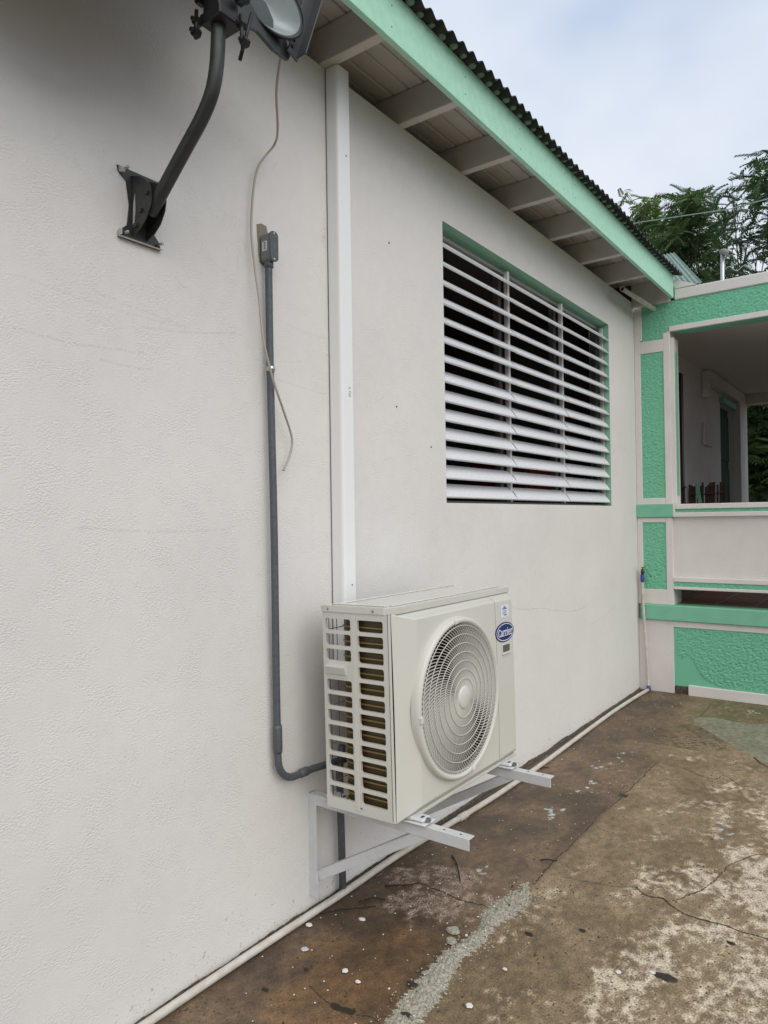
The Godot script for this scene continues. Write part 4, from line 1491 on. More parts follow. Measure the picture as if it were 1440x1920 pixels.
	for k in nv:
		var t0 := TAU * k / nv
		var prev := []
		for i in 11:
			var u := i / 10.0
			var r := lerpf(0.041, 0.277, u)
			var a := t0 + 0.72 * pow(u, 1.15)
			var a2 := a + 0.00105 / r
			var a1 := a - 0.00105 / r
			var xf: float = dome.call(r)
			var cur := [Vector3(xf, FY + r * sin(a1), FZ - r * cos(a1)), Vector3(xf, FY + r * sin(a2), FZ - r * cos(a2)), Vector3(xf - 0.007, FY + r * sin(a2), FZ - r * cos(a2)), Vector3(xf - 0.007, FY + r * sin(a1), FZ - r * cos(a1))]
			if i > 0:
				for e in 4:
					quad(st, prev[e], cur[e], cur[(e + 1) % 4], prev[(e + 1) % 4])
			prev = cur
	var vanes := part(gr, "vanes", st, M.grille_plastic)
	vanes.position = -ac.position
	vanes.set_meta("kind", "stuff")
	st = begin(true)
	lathe(st, ax, [Vector2(0.0001, 0.5375), Vector2(0.036, 0.537), Vector2(0.043, 0.533), Vector2(0.045, 0.518), Vector2(0.0001, 0.517)], 40)
	part(gr, "hub_cap", st, M.grille_plastic).position = -ac.position
	# maker's badge, sticker and finger grip on the service panel
	var bz := -2.728
	var by := 1.010
	var bx := front_x(by, bz)
	var face := Basis(Vector3(0, 0, -1), Vector3(0, 1, 0), Vector3(1, 0, 0))
	var oval := func(a: float, b: float) -> PackedVector2Array:
		var o := PackedVector2Array()
		for i in 40:
			o.append(Vector2(a * cos(TAU * i / 40), b * sin(TAU * i / 40)))
		return o
	st = begin()
	prism(st, Transform3D(face, Vector3(bx, by, bz)), oval.call(0.084, 0.0415), 0.003)
	var badge := part(sp, "badge", st, M.badge_blue, "blue oval maker's badge with white lettering")
	st = begin()
	var o1: PackedVector2Array = oval.call(0.0775, 0.0365)
	var o2: PackedVector2Array = oval.call(0.0735, 0.0335)
	for i in 40:
		var k := (i + 1) % 40
		var tr := Transform3D(face, Vector3(bx + 0.0036, by, bz))
		quad(st, tr * Vector3(o1[i].x, o1[i].y, 0), tr * Vector3(o1[k].x, o1[k].y, 0), tr * Vector3(o2[k].x, o2[k].y, 0), tr * Vector3(o2[i].x, o2[i].y, 0))
	part(badge, "border", st, M.badge_white)
	var tm := TextMesh.new()
	tm.text = "Carrier"
	var fnt := SystemFont.new()
	fnt.font_names = PackedStringArray(["Droid Serif"])
	fnt.font_italic = true
	fnt.font_weight = 400
	tm.font = fnt
	tm.font_size = 64
	tm.pixel_size = 0.0006
	tm.depth = 0.0015
	var word := put_mesh(badge, "lettering", tm, M.badge_white)
	var ts := tm.get_aabb().size
	var sc := 0.128 / maxf(ts.x, 0.001)
	var sh := Basis(face.x * sc, face.y * sc * 1.15 + face.x * sc * 0.12, face.z)
	word.transform = Transform3D(sh, Vector3(bx + 0.0042, by - 0.001, bz))
	st = begin()
	var sx := front_x(1.098, -2.735) + 0.0012
	prism(st, Transform3D(face, Vector3(sx, 1.098, -2.735)), rounded(0.072, 0.052, 0.004), 0.0006)
	var stk := part(sp, "sticker", st, M.sticker, "small white sticker with blue print")
	st = begin()
	var tr2 := Transform3D(face, Vector3(sx + 0.0010, 1.098, -2.735))
	for q in [[0.0, 0.017, 0.018, 0.006], [0.0, 0.010, 0.04, 0.005], [0.0, 0.001, 0.034, 0.002], [0.0, -0.004, 0.038, 0.002], [-0.004, -0.010, 0.042, 0.002], [0.006, -0.017, 0.032, 0.004]]:
		obox(st, tr2 * Transform3D(Basis(), Vector3(q[0], q[1], 0)), Vector3(q[2], q[3], 0.0004))
	part(stk, "print", st, M.print_blue)
	st = begin()
	var px := front_x(0.938, -2.735)
	var tr3 := Transform3D(face, Vector3(px + 0.001, 0.938, -2.735))
	prism(st, tr3 * Transform3D(Basis(), Vector3(0, 0.002, 0)), rounded(0.064, 0.030, 0.003), 0.0006)
	part(sp, "grip_recess", st, M.fan_blade)
	st = begin()
	obox(st, tr3 * Transform3D(Basis(), Vector3(0, -0.017, 0.002)), Vector3(0.074, 0.010, 0.008), 0.002)
	obox(st, tr3 * Transform3D(Basis(), Vector3(0, 0.021, 0.001)), Vector3(0.074, 0.006, 0.004), 0.001)
	obox(st, tr3 * Transform3D(Basis(), Vector3(-0.035, 0.002, 0.001)), Vector3(0.005, 0.034, 0.004), 0.001)
	obox(st, tr3 * Transform3D(Basis(), Vector3(0.035, 0.002, 0.001)), Vector3(0.005, 0.034, 0.004), 0.001)
	part(sp, "grip_lip", st, M.unit_shell)
	# stamped mark low on the side panel
	st = begin()
	box(st, Vector3(0.296, AY0 + 0.021, AZ0 + 0.0003), Vector3(0.322, AY0 + 0.0225, AZ0 + 0.0008))
	box(st, Vector3(0.300, AY0 + 0.0225, AZ0 + 0.0003), Vector3(0.306, AY0 + 0.026, AZ0 + 0.0008))
	box(st, Vector3(0.311, AY0 + 0.0225, AZ0 + 0.0003), Vector3(0.318, AY0 + 0.025, AZ0 + 0.0008))
	part(side, "stamped_mark", st, M.print_dark)
	# pressed feet with their bolts, on the arms of the brackets
	for z in [-2.052, -2.714]:
		for x in [0.515, 0.165]:
			var foot := Node3D.new()
			foot.name = "foot"
			ac.add_child(foot, true)
			st = begin()
			box(st, Vector3(x - 0.075, 0.4485, z - 0.034), Vector3(x + 0.028, 0.4545, z + 0.034), 0.002)
			box(st, Vector3(x - 0.075, 0.4545, z - 0.026), Vector3(x + 0.018, 0.468, z + 0.026), 0.006)
			part(foot, "plate", st, M.bracket_top).position = -ac.position
			st = begin()
			box(st, Vector3(x - 0.004, 0.4681, z - 0.006), Vector3(x + 0.006, 0.4686, z + 0.012), 0.0)
			part(foot, "slot", st, M.print_dark).position = -ac.position
			st = begin()
			lathe(st, Transform3D(Basis(Vector3(0, 0, 1), -0.9), Vector3(x + 0.022, 0.460, z + 0.004)), [Vector2(0.0001, 0.014), Vector2(0.005, 0.014), Vector2(0.005, 0.009), Vector2(0.0095, 0.009), Vector2(0.0095, 0.0), Vector2(0.0001, 0.0)], 6)
			part(foot, "bolt", st, M.bolt).position = -ac.position

# ------------------------------------------------------------------ brackets
func angle_bar(st: SurfaceTool, a: Vector3, b: Vector3, f1: Vector3, f2: Vector3, w1: float, w2: float, t := 0.004) -> void:
	# two flanges that meet along the line a-b, reaching w1 along f1 and w2 along f2
	var z := (b - a).normalized()
	var mid := (a + b) / 2
	var L := (b - a).length()
	obox(st, Transform3D(Basis(f1, z.cross(f1), z), mid + f1 * (w1 / 2) + f2 * (t / 2)), Vector3(w1, t, L), 0.0008)
	obox(st, Transform3D(Basis(f2, z.cross(f2), z), mid + f2 * (w2 / 2 + t / 2) + f1 * (t / 2)), Vector3(w2 - t, t, L), 0.0008)

func build_brackets() -> void:
	var names := ["white steel wall bracket under the near end of the air conditioner", "white steel wall bracket under the far end of the air conditioner"]
	for k in 2:
		var z: float = [-2.033, -2.695][k]
		var br := thing("wall_bracket", names[k], "bracket", Vector3(0.0, 0.06, z), "wall brackets of the air conditioner")
		var st := begin()
		angle_bar(st, Vector3(0.0, 0.4475, z), Vector3(0.706, 0.4475, z), Vector3(0, 0, -1), Vector3(0, -1, 0), 0.038, 0.039)
		var arm := part(br, "arm", st, M.bracket_paint)
		for x in [0.60, 0.665]:
			st = begin()
			lathe(st, Transform3D(Basis(), Vector3(x, 0.4476, z - 0.019)), [Vector2(0.0042, 0.0003), Vector2(0.0001, 0.0004)], 10)
			part(arm, "bolt_hole", st, M.print_dark)
		st = begin()
		angle_bar(st, Vector3(0.0, 0.056, z + 0.0015), Vector3(0.0, 0.4475, z + 0.0015), Vector3(1, 0, 0), Vector3(0, 0, -1), 0.040, 0.040)
		part(br, "upright", st, M.bracket_paint)
		st = begin()
		var a := Vector3(0.030, 0.132, z - 0.0045)
		var b := Vector3(0.545, 0.428, z - 0.0045)
		var dir := (b - a).normalized()
		var up := Vector3(0, 0, 1).cross(dir)
		obox(st, Transform3D(Basis(dir, up, Vector3(0, 0, 1)), (a + b) / 2), Vector3((b - a).length(), 0.034, 0.004), 0.0008)
		obox(st, Transform3D(Basis(dir, up, Vector3(0, 0, 1)), (a + b) / 2 + up * 0.017 + Vector3(0, 0, -0.018)), Vector3((b - a).length() - 0.05, 0.004, 0.032), 0.0008)
		part(br, "brace", st, M.bracket_paint)
		st = begin()
		box(st, Vector3(0.036, 0.108, z + 0.0008), Vector3(0.047, 0.147, z + 0.0035), 0.001)
		part(br, "weld", st, M.bracket_top)
		for y in [0.12, 0.36]:
			st = begin()
			lathe(st, Transform3D(Basis(Vector3(0, 0, 1), -PI / 2), Vector3(0.004, y, z - 0.022)), [Vector2(0.0001, 0.008), Vector2(0.0085, 0.008), Vector2(0.0085, 0.0)], 6)
			part(br, "bolt", st, M.bolt)

# ------------------------------------------------------------------ things fixed to the wall
func build_wall_fittings() -> void:
	var st: SurfaceTool
	# white cable trunking from the eaves down behind the air conditioner
	var t := thing("cable_trunking", "tall white plastic cable trunking running down the wall to the air conditioner", "trunking", Vector3(0.03, 0.9, -2.23))
	st = begin()
	var sec := PackedVector2Array()
	for q in [[0.004, -2.190], [0.052, -2.190], [0.059, -2.1925], [0.0635, -2.197], [0.065, -2.204], [0.065, -2.262], [0.060, -2.267], [0.004, -2.267]]:
		sec.append(Vector2(q[0], q[1]))
	prism(st, Transform3D(Basis(Vector3(1, 0, 0), Vector3(0, 0, 1), Vector3(0, -1, 0)), Vector3(0, 3.334, 0)), sec, 2.434)
	part(t, "cover", st, M.trunking)
	st = begin()
	box(st, Vector3(0.0, 0.9, -2.268), Vector3(0.0035, 3.334, -2.1885))
	part(t, "back_plate", st, M.operator)
	for q in [[2.98], [1.235]]:
		st = begin(true)
		lathe(st, Transform3D(Basis(Vector3(0, 0, 1), -PI / 2), Vector3(0.0648, q[0], -2.2385)), [Vector2(0.0001, 0.0025), Vector2(0.003, 0.002), Vector2(0.0042, 0.0)], 8)
		part(t, "screw", st, M.operator)
	st = begin()
	for r in 7:
		for c in 3:
			if (r * 3 + c * 5) % 4 == 1 or r == 2:
				continue
			box(st, Vector3(0.0652, 2.035 - r * 0.006, -2.238 - c * 0.004), Vector3(0.0656, 2.0385 - r * 0.006, -2.235 - c * 0.004))
	part(t, "printed_mark", st, M.operator)
	# grey conduit with its pull box, strap and bend
	var c := thing("conduit", "dark grey plastic conduit running down the wall from a pull box to the air conditioner", "conduit", Vector3(0.03, 0.5, -1.83))
	st = begin(true)
	var run := [Vector3(0.032, 2.44, -1.826)]
	for i in 12:
		run.append(Vector3(0.030 - 0.002 * sin(i * 0.8), lerpf(2.40, 0.66, i / 11.0), lerpf(-1.827, -1.842, i / 11.0)))
	for i in 9:
		var a := PI / 2 * i / 8.0
		run.append(Vector3(0.030, 0.635 - 0.085 * sin(a), -1.842 - 0.085 * (1.0 - cos(a))))
	run.append(Vector3(0.034, 0.551, -2.02))
	run.append(Vector3(0.10, 0.566, -2.16))
	tube(st, run, 0.0135, 14)
	part(c, "pipe", st, M.conduit_pvc)
	for q in [[Vector3(0.030, 0.76, -1.841), Vector3(0.030, 0.66, -1.842)], [Vector3(0.030, 0.5505, -1.955), Vector3(0.032, 0.5508, -1.995)], [Vector3(0.032, 2.442, -1.8262), Vector3(0.032, 2.415, -1.8265)]]:
		st = begin(true)
		tube(st, [q[0], q[0].lerp(q[1], 0.1), q[0].lerp(q[1], 0.9), q[1]], [0.0150, 0.0168, 0.0168, 0.0150], 14)
		part(c, "coupling", st, M.conduit_pvc)
	st = begin(true)
	tube(st, [Vector3(0.03, 2.058, -1.830), Vector3(0.03, 2.040, -1.830)], 0.0165, 14)
	var strap := part(c, "strap", st, M.zinc)
	st = begin()
	box(st, Vector3(0.001, 2.040, -1.872), Vector3(0.005, 2.058, -1.842), 0.001)
	lathe(st, Transform3D(Basis(Vector3(0, 0, 1), -PI / 2), Vector3(0.005, 2.049, -1.860)), [Vector2(0.0001, 0.006), Vector2(0.006, 0.006), Vector2(0.006, 0.0)], 6)
	part(strap, "strap_ear", st, M.zinc)
	var yz := Basis(Vector3(0, 0, -1), Vector3(0, 1, 0), Vector3(1, 0, 0))
	st = begin()
	prism(st, Transform3D(yz, Vector3(0.012, 2.487, -1.8265)), rounded(0.036, 0.104, 0.014, 5), 0.044)
	var bx := part(c, "pull_box", st, M.box_grey)
	st = begin()
	prism(st, Transform3D(yz, Vector3(0.0562, 2.487, -1.8265)), rounded(0.040, 0.108, 0.016, 5), 0.005)
	part(bx, "cover", st, M.conduit_pvc)
	for y in [2.533, 2.441]:
		st = begin(true)
		lathe(st, Transform3D(Basis(Vector3(0, 0, 1), -PI / 2), Vector3(0.0612, y, -1.8265)), [Vector2(0.0001, 0.0025), Vector2(0.0028, 0.002), Vector2(0.004, 0.0)], 8)
		part(bx, "screw", st, M.zinc)
	st = begin()
	box(st, Vector3(0.018, 2.473, -1.8082), Vector3(0.042, 2.508, -1.8078))
	var lab := part(bx, "label", st, M.sticker)
	st = begin()
	for k in 5:
		box(st, Vector3(0.024 + 0.002 * (k % 2), 2.478 + k * 0.006, -1.8077), Vector3(0.036, 2.481 + k * 0.006, -1.8074))
	part(lab, "print", st, M.print_dark)
	# second conduit going down to the ground under the unit
	st = begin(true)
	tube(st, [Vector3(0.032, 0.0, -2.193), Vector3(0.032, 0.25, -2.188), Vector3(0.032, 0.50, -2.182), Vector3(0.05, 0.60, -2.18)], 0.0145, 14)
	single("lower_conduit", st, M.conduit_pvc, "short grey conduit below the air conditioner behind the near bracket", "conduit")
	# loose beige cable
	st = begin(true)
	var pts := [Vector3(0.33, 2.975, -1.60), Vector3(0.25, 2.90, -1.655), Vector3(0.15, 2.86, -1.76), Vector3(0.06, 2.86, -1.835), Vector3(0.030, 2.75, -1.775), Vector3(0.022, 2.556, -1.752), Vector3(0.030, 2.408, -1.757), Vector3(0.046, 2.285, -1.762), Vector3(0.060, 2.135, -1.768), Vector3(0.060, 2.005, -1.812), Vector3(0.045, 1.905, -1.877), Vector3(0.03, 1.812, -1.935), Vector3(0.03, 1.752, -1.928), Vector3(0.035, 1.683, -1.884)]
	tube(st, smooth_path(pts, 0.012), 0.0042, 8)
	single("loose_cable", st, M.cable_beige, "thin beige cable hanging loose down the wall beside the conduit", "cable")

# ------------------------------------------------------------------ satellite dish mast and lamp
func build_dish_mast() -> void:
	var m := thing("dish_mast", "dark steel bent mast fixed to the wall at the upper left", "mast", Vector3(0.0, 2.36, -1.305))
	var zc := -1.305
	var st := begin(true)
	var path := smooth_path([Vector3(0.062, 2.428, zc), Vector3(0.145, 2.500, zc), Vector3(0.226, 2.569, zc), Vector3(0.300, 2.632, zc), Vector3(0.343, 2.685, zc), Vector3(0.364, 2.745, zc), Vector3(0.373, 2.82, zc), Vector3(0.377, 2.90, zc), Vector3(0.379, 3.04, zc)], 0.01)
	tube(st, path, 0.0200, 20)
	part(m, "tube", st, M.mast_steel)
	# foot: flanged plate on the wall with two rounded cheeks that hold the tube
	var cheek := PackedVector2Array([Vector2(0.004, 2.365), Vector2(0.045, 2.378), Vector2(0.075, 2.400), Vector2(0.098, 2.435), Vector2(0.104, 2.465), Vector2(0.096, 2.495), Vector2(0.072, 2.520), Vector2(0.040, 2.538), Vector2(0.004, 2.550)])
	for s in [[-1.281, 0.0028], [-1.332, 0.0028]]:
		st = begin()
		prism(st, Transform3D(Basis(), Vector3(0, 0, s[0])), cheek, s[1])
		part(m, "cheek", st, M.mast_steel)
	st = begin()
	var plate := PackedVector2Array([Vector2(-1.232, 2.352), Vector2(-1.382, 2.352), Vector2(-1.380, 2.372), Vector2(-1.352, 2.402), Vector2(-1.344, 2.45), Vector2(-1.350, 2.51), Vector2(-1.380, 2.545), Vector2(-1.382, 2.566), Vector2(-1.232, 2.566), Vector2(-1.236, 2.550), Vector2(-1.262, 2.528), Vector2(-1.272, 2.46), Vector2(-1.264, 2.395), Vector2(-1.236, 2.372)])
	prism(st, Transform3D(Basis(Vector3(0, 0, 1), Vector3(0, 1, 0), Vector3(-1, 0, 0)), Vector3(0.0005, 0, 0)), plate, -0.0035)
	part(m, "wall_plate", st, M.mast_steel)
	st = begin()
	# turned-up lips at the lower and upper edge of the plate
	bar(st, Vector3(0.004, 2.354, -1.232), Vector3(0.004, 2.354, -1.382), 0.026, 0.003, Vector3(0.25, 1, 0))
	box(st, Vector3(0.004, 2.354, -1.235), Vector3(0.022, 2.372, -1.232))
	part(m, "lip", st, M.chipped)
	st = begin()
	prism(st, Transform3D(Basis(), Vector3(0, 0, -1.240)), PackedVector2Array([Vector2(0.004, 2.566), Vector2(0.018, 2.560), Vector2(0.034, 2.545), Vector2(0.030, 2.538), Vector2(0.004, 2.548)]), 0.003)
	prism(st, Transform3D(Basis(), Vector3(0, 0, -1.2779)), PackedVector2Array([Vector2(0.012, 2.40), Vector2(0.020, 2.395), Vector2(0.026, 2.44), Vector2(0.024, 2.49), Vector2(0.016, 2.46)]), 0.0006)
	part(m, "worn_patch", st, M.chipped)
	for q in [[0.085, 2.475], [0.030, 2.392], [0.055, 2.43]]:
		st = begin()
		lathe(st, Transform3D(Basis(Vector3(1, 0, 0), PI / 2), Vector3(q[0], q[1], -1.2785)), [Vector2(0.0001, 0.007), Vector2(0.0075, 0.007), Vector2(0.0075, 0.0)], 6)
		part(m, "pivot_bolt", st, M.mast_steel)
	for q in [[2.557, -1.250], [2.364, -1.248], [2.364, -1.368], [2.557, -1.368]]:
		st = begin(true)
		tube(st, [Vector3(0.0, q[0], q[1]), Vector3(0.034, q[0], q[1])], 0.0042, 8)
		part(m, "anchor_bolt", st, M.zinc)
	# clamp of the dish on top of the tube
	var cl := Node3D.new()
	cl.name = "clamp"
	cl.position.y = 0.022
	m.add_child(cl)
	st = begin()
	box(st, Vector3(0.345, 2.865, zc - 0.040), Vector3(0.415, 3.06, zc + 0.030), 0.004)
	box(st, Vector3(0.338, 2.838, zc - 0.050), Vector3(0.424, 2.868, zc + 0.036), 0.004)
	part(cl, "collar", st, M.mast_black).position = -m.position
	for q in [[0.335, 2.848, 0.045], [0.335, 2.815, 0.050], [0.424, 2.845, -0.035], [0.428, 2.80, -0.042], [0.42, 2.93, -0.052], [0.33, 2.915, 0.03], [0.434, 2.90, -0.02]]:
		st = begin()
		lathe(st, Transform3D(Basis(Vector3(1, 0, 0), PI / 2), Vector3(q[0], q[1], zc + q[2] - 0.012)), [Vector2(0.0001, 0.026), Vector2(0.006, 0.026), Vector2(0.006, 0.016), Vector2(0.013, 0.016), Vector2(0.013, -0.004), Vector2(0.0001, -0.004)], 6)
		part(cl, "nut", st, M.mast_black).position = -m.position
	st = begin(true)
	for q in [[Vector3(0.338, 2.795, zc + 0.048), Vector3(0.338, 2.875, zc + 0.044)], [Vector3(0.428, 2.775, zc - 0.040), Vector3(0.426, 2.87, zc - 0.036)], [Vector3(0.40, 2.765, zc - 0.055), Vector3(0.424, 2.90, zc - 0.080)]]:
		st = begin(true)
		tube(st, q, 0.0055, 8)
		part(cl, "threaded_rod", st, M.mast_black).position = -m.position
	# reflector above the picture: a shallow bowl that shades the wall behind the mast
	st = begin(true)
	var face := Basis(Vector3(0, 1, 0).cross(Vector3(0.93, 0.32, 0.18).normalized()).normalized(), Vector3.ZERO, Vector3.ZERO)
	var nz := Vector3(0.93, 0.32, 0.18).normalized()
	var fx := Vector3.UP.cross(nz).normalized()
	var fy := nz.cross(fx)
	face = Basis(fx, fy, nz) * Basis(Vector3(0, 0, 1), deg_to_rad(30.0))
	for s in [0.0, -0.004]:
		sheet(st, 14, 40, func(u: float, v: float) -> Vector3:
			var a := TAU * v
			return Vector3(0.22, 3.13, -1.02) + face * Vector3(0.50 * u * cos(a), 0.33 * u * sin(a), 0.05 * u * u + s))
	part(m, "reflector", st, M.dish_grey)
	st = begin(true)
	tube(st, [Vector3(0.379, 3.02, zc), Vector3(0.372, 3.10, zc + 0.03), Vector3(0.235, 3.13, -1.04)], [0.0215, 0.02, 0.018], 12)
	part(m, "reflector_stem", st, M.mast_black)
	# flood lamp hung on the same clamp
	var l := thing("flood_lamp", "grey metal lamp with an oval glass lens hanging below the eaves", "lamp", Vector3(0.36, 2.95, -1.55))
	st = begin()
	var pl := PackedVector2Array([Vector2(-1.34, 2.945), Vector2(-1.40, 2.935), Vector2(-1.47, 2.945), Vector2(-1.535, 2.925), Vector2(-1.597, 2.925), Vector2(-1.605, 2.94), Vector2(-1.585, 2.99), Vector2(-1.50, 3.05), Vector2(-1.34, 3.06)])
	prism(st, Transform3D(Basis(Vector3(0, 0, 1), Vector3(0, 1, 0), Vector3(-1, 0, 0)), Vector3(0.36, 0, 0)), pl, 0.012)
	part(l, "housing", st, M.lamp_housing)
	# oval lens: bezel, reflector bowl and glass, facing the yard
	var ln := Vector3(0.80, -0.45, 0.40).normalized()
	var la := Vector3(0.10, -0.36, -0.92)
	la = (la - ln * la.dot(ln)).normalized()
	var lb := ln.cross(la)
	var lx := Transform3D(Basis(la, ln, lb) , Vector3(0.385, 3.035, -1.50))
	var ell := func(prof: Array, m2: Material, called: String) -> void:
		var s2 := begin(true)
		lathe(s2, lx * Transform3D(Basis().scaled(Vector3(1.75, 1, 1)), Vector3.ZERO), prof, 48)
		part(l, called, s2, m2)
	ell.call([Vector2(0.066, -0.012), Vector2(0.066, 0.014), Vector2(0.063, 0.018), Vector2(0.060, 0.014), Vector2(0.058, -0.004)], M.lamp_housing, "bezel")
	ell.call([Vector2(0.058, 0.006), Vector2(0.050, -0.012), Vector2(0.030, -0.024), Vector2(0.0001, -0.028)], M.lamp_reflector, "reflector")
	ell.call([Vector2(0.060, 0.013), Vector2(0.045, 0.016), Vector2(0.022, 0.018), Vector2(0.0001, 0.019)], M.lamp_glass, "lens")
	st = begin()
	bar(st, Vector3(0.375, 2.930, -1.598), Vector3(0.375, 3.30, -1.735), 0.006, 0.046, Vector3(0, 0.35, -0.94), 0.001)
	bar(st, Vector3(0.395, 2.934, -1.618), Vector3(0.395, 3.30, -1.757), 0.040, 0.004, Vector3(0, 0.35, -0.94), 0.001)
	part(l, "hanger_arm", st, M.lamp_housing)
	for q in [[2.985, -1.605], [2.960, -1.597]]:
		st = begin()
		lathe(st, Transform3D(Basis(Vector3(0, 0, 1), -PI / 2), Vector3(0.379, q[0], q[1])), [Vector2(0.0001, 0.003), Vector2(0.006, 0.003), Vector2(0.006, 0.0)], 6)
		part(l, "rivet", st, M.mast_black)

# ------------------------------------------------------------------ pipes
func build_pipes() -> void:
	var w := thing("water_pipe", "white plastic water pipe along the foot of the wall with corner riser", "pipe", Vector3(0.05, 0.0, -3.5))
	var st := begin(true)
	var pts := [Vector3(0.028, 0.013, 0.4), Vector3(0.033, 0.013, -0.9), Vector3(0.035, 0.014, -1.6), Vector3(0.043, 0.013, -2.18), Vector3(0.042, 0.014, -2.55), Vector3(0.065, 0.013, -3.0), Vector3(0.085, 0.013, -3.42), Vector3(0.088, 0.013, -4.0), Vector3(0.075, 0.013, -4.6), Vector3(0.062, 0.013, -5.36), Vector3(0.070, 0.013, -5.9), Vector3(0.085, 0.014, -6.19)]
	tube(st, smooth_path(pts, 0.05), 0.0133, 14)
	part(w, "pipe", st, M.pvc_white)
	st = begin(true)
	tube(st, [Vector3(0.069, 0.0135, -3.04), Vector3(0.070, 0.0135, -3.05), Vector3(0.074, 0.0135, -3.11), Vector3(0.0745, 0.0135, -3.12)], [0.014, 0.0172, 0.0172, 0.014], 14)
	part(w, "coupling", st, M.pvc_white)
	st = begin(true)
	tube(st, smooth_path([Vector3(0.085, 0.016, -6.20), Vector3(0.080, 0.10, -6.215), Vector3(0.072, 0.30, -6.215), Vector3(0.058, 0.615, -6.205), Vector3(0.050, 0.80, -6.21), Vector3(0.046, 0.97, -6.22)], 0.03), 0.0115, 12)
	part(w, "riser", st, M.pvc_white)
	st = begin(true)
	tube(st, [Vector3(0.082, 0.012, -6.205), Vector3(0.088, 0.016, -6.20), Vector3(0.084, 0.045, -6.21)], [0.017, 0.018, 0.016], 12)
	part(w, "elbow", st, M.pvc_blue)
	st = begin(true)
	tube(st, [Vector3(0.0475, 0.925, -6.217), Vector3(0.047, 0.935, -6.217), Vector3(0.0455, 0.985, -6.22), Vector3(0.0455, 0.99, -6.22)], [0.012, 0.0165, 0.0165, 0.013], 12)
	part(w, "blue_coupling", st, M.pvc_blue)
	st = begin(true)
	tube(st, [Vector3(0.0455, 0.985, -6.22), Vector3(0.046, 1.02, -6.22), Vector3(0.050, 1.03, -6.205), Vector3(0.065, 1.03, -6.18), Vector3(0.072, 1.01, -6.165)], [0.010, 0.013, 0.012, 0.010, 0.010], 10)
	tube(st, [Vector3(0.060, 1.035, -6.185), Vector3(0.060, 1.055, -6.185)], 0.006, 8)
	box(st, Vector3(0.045, 1.053, -6.19), Vector3(0.078, 1.058, -6.18), 0.001)
	part(w, "tap", st, M.brass)
	st = begin(true)
	tube(st, [Vector3(0.033, 0.62, -6.236), Vector3(0.033, 0.95, -6.238)], 0.004, 6)
	part(w, "old_pipe", st, M.footing)
	# end of a drain pipe under the eaves
	var d := thing("drain_pipe", "short white plastic pipe end under the eaves by the porch corner", "pipe", Vector3(0.15, 3.25, -5.8))
	st = begin(true)
	lathe(st, Transform3D(Basis(Vector3(1, 0, 0), -PI / 2).rotated(Vector3.UP, -0.06), Vector3(0.135, 3.256, -5.53)), [Vector2(0.0145, 0.0), Vector2(0.0185, 0.0), Vector2(0.0185, -0.001), Vector2(0.0185, 0.72)], 18)
	part(d, "pipe", st, M.pvc_white)
	st = begin()
	lathe(st, Transform3D(Basis(Vector3(1, 0, 0), -PI / 2).rotated(Vector3.UP, -0.06), Vector3(0.135, 3.256, -5.53)), [Vector2(0.0145, 0.0), Vector2(0.0145, 0.10), Vector2(0.0001, 0.10)], 18)
	part(d, "bore", st, M.attic)

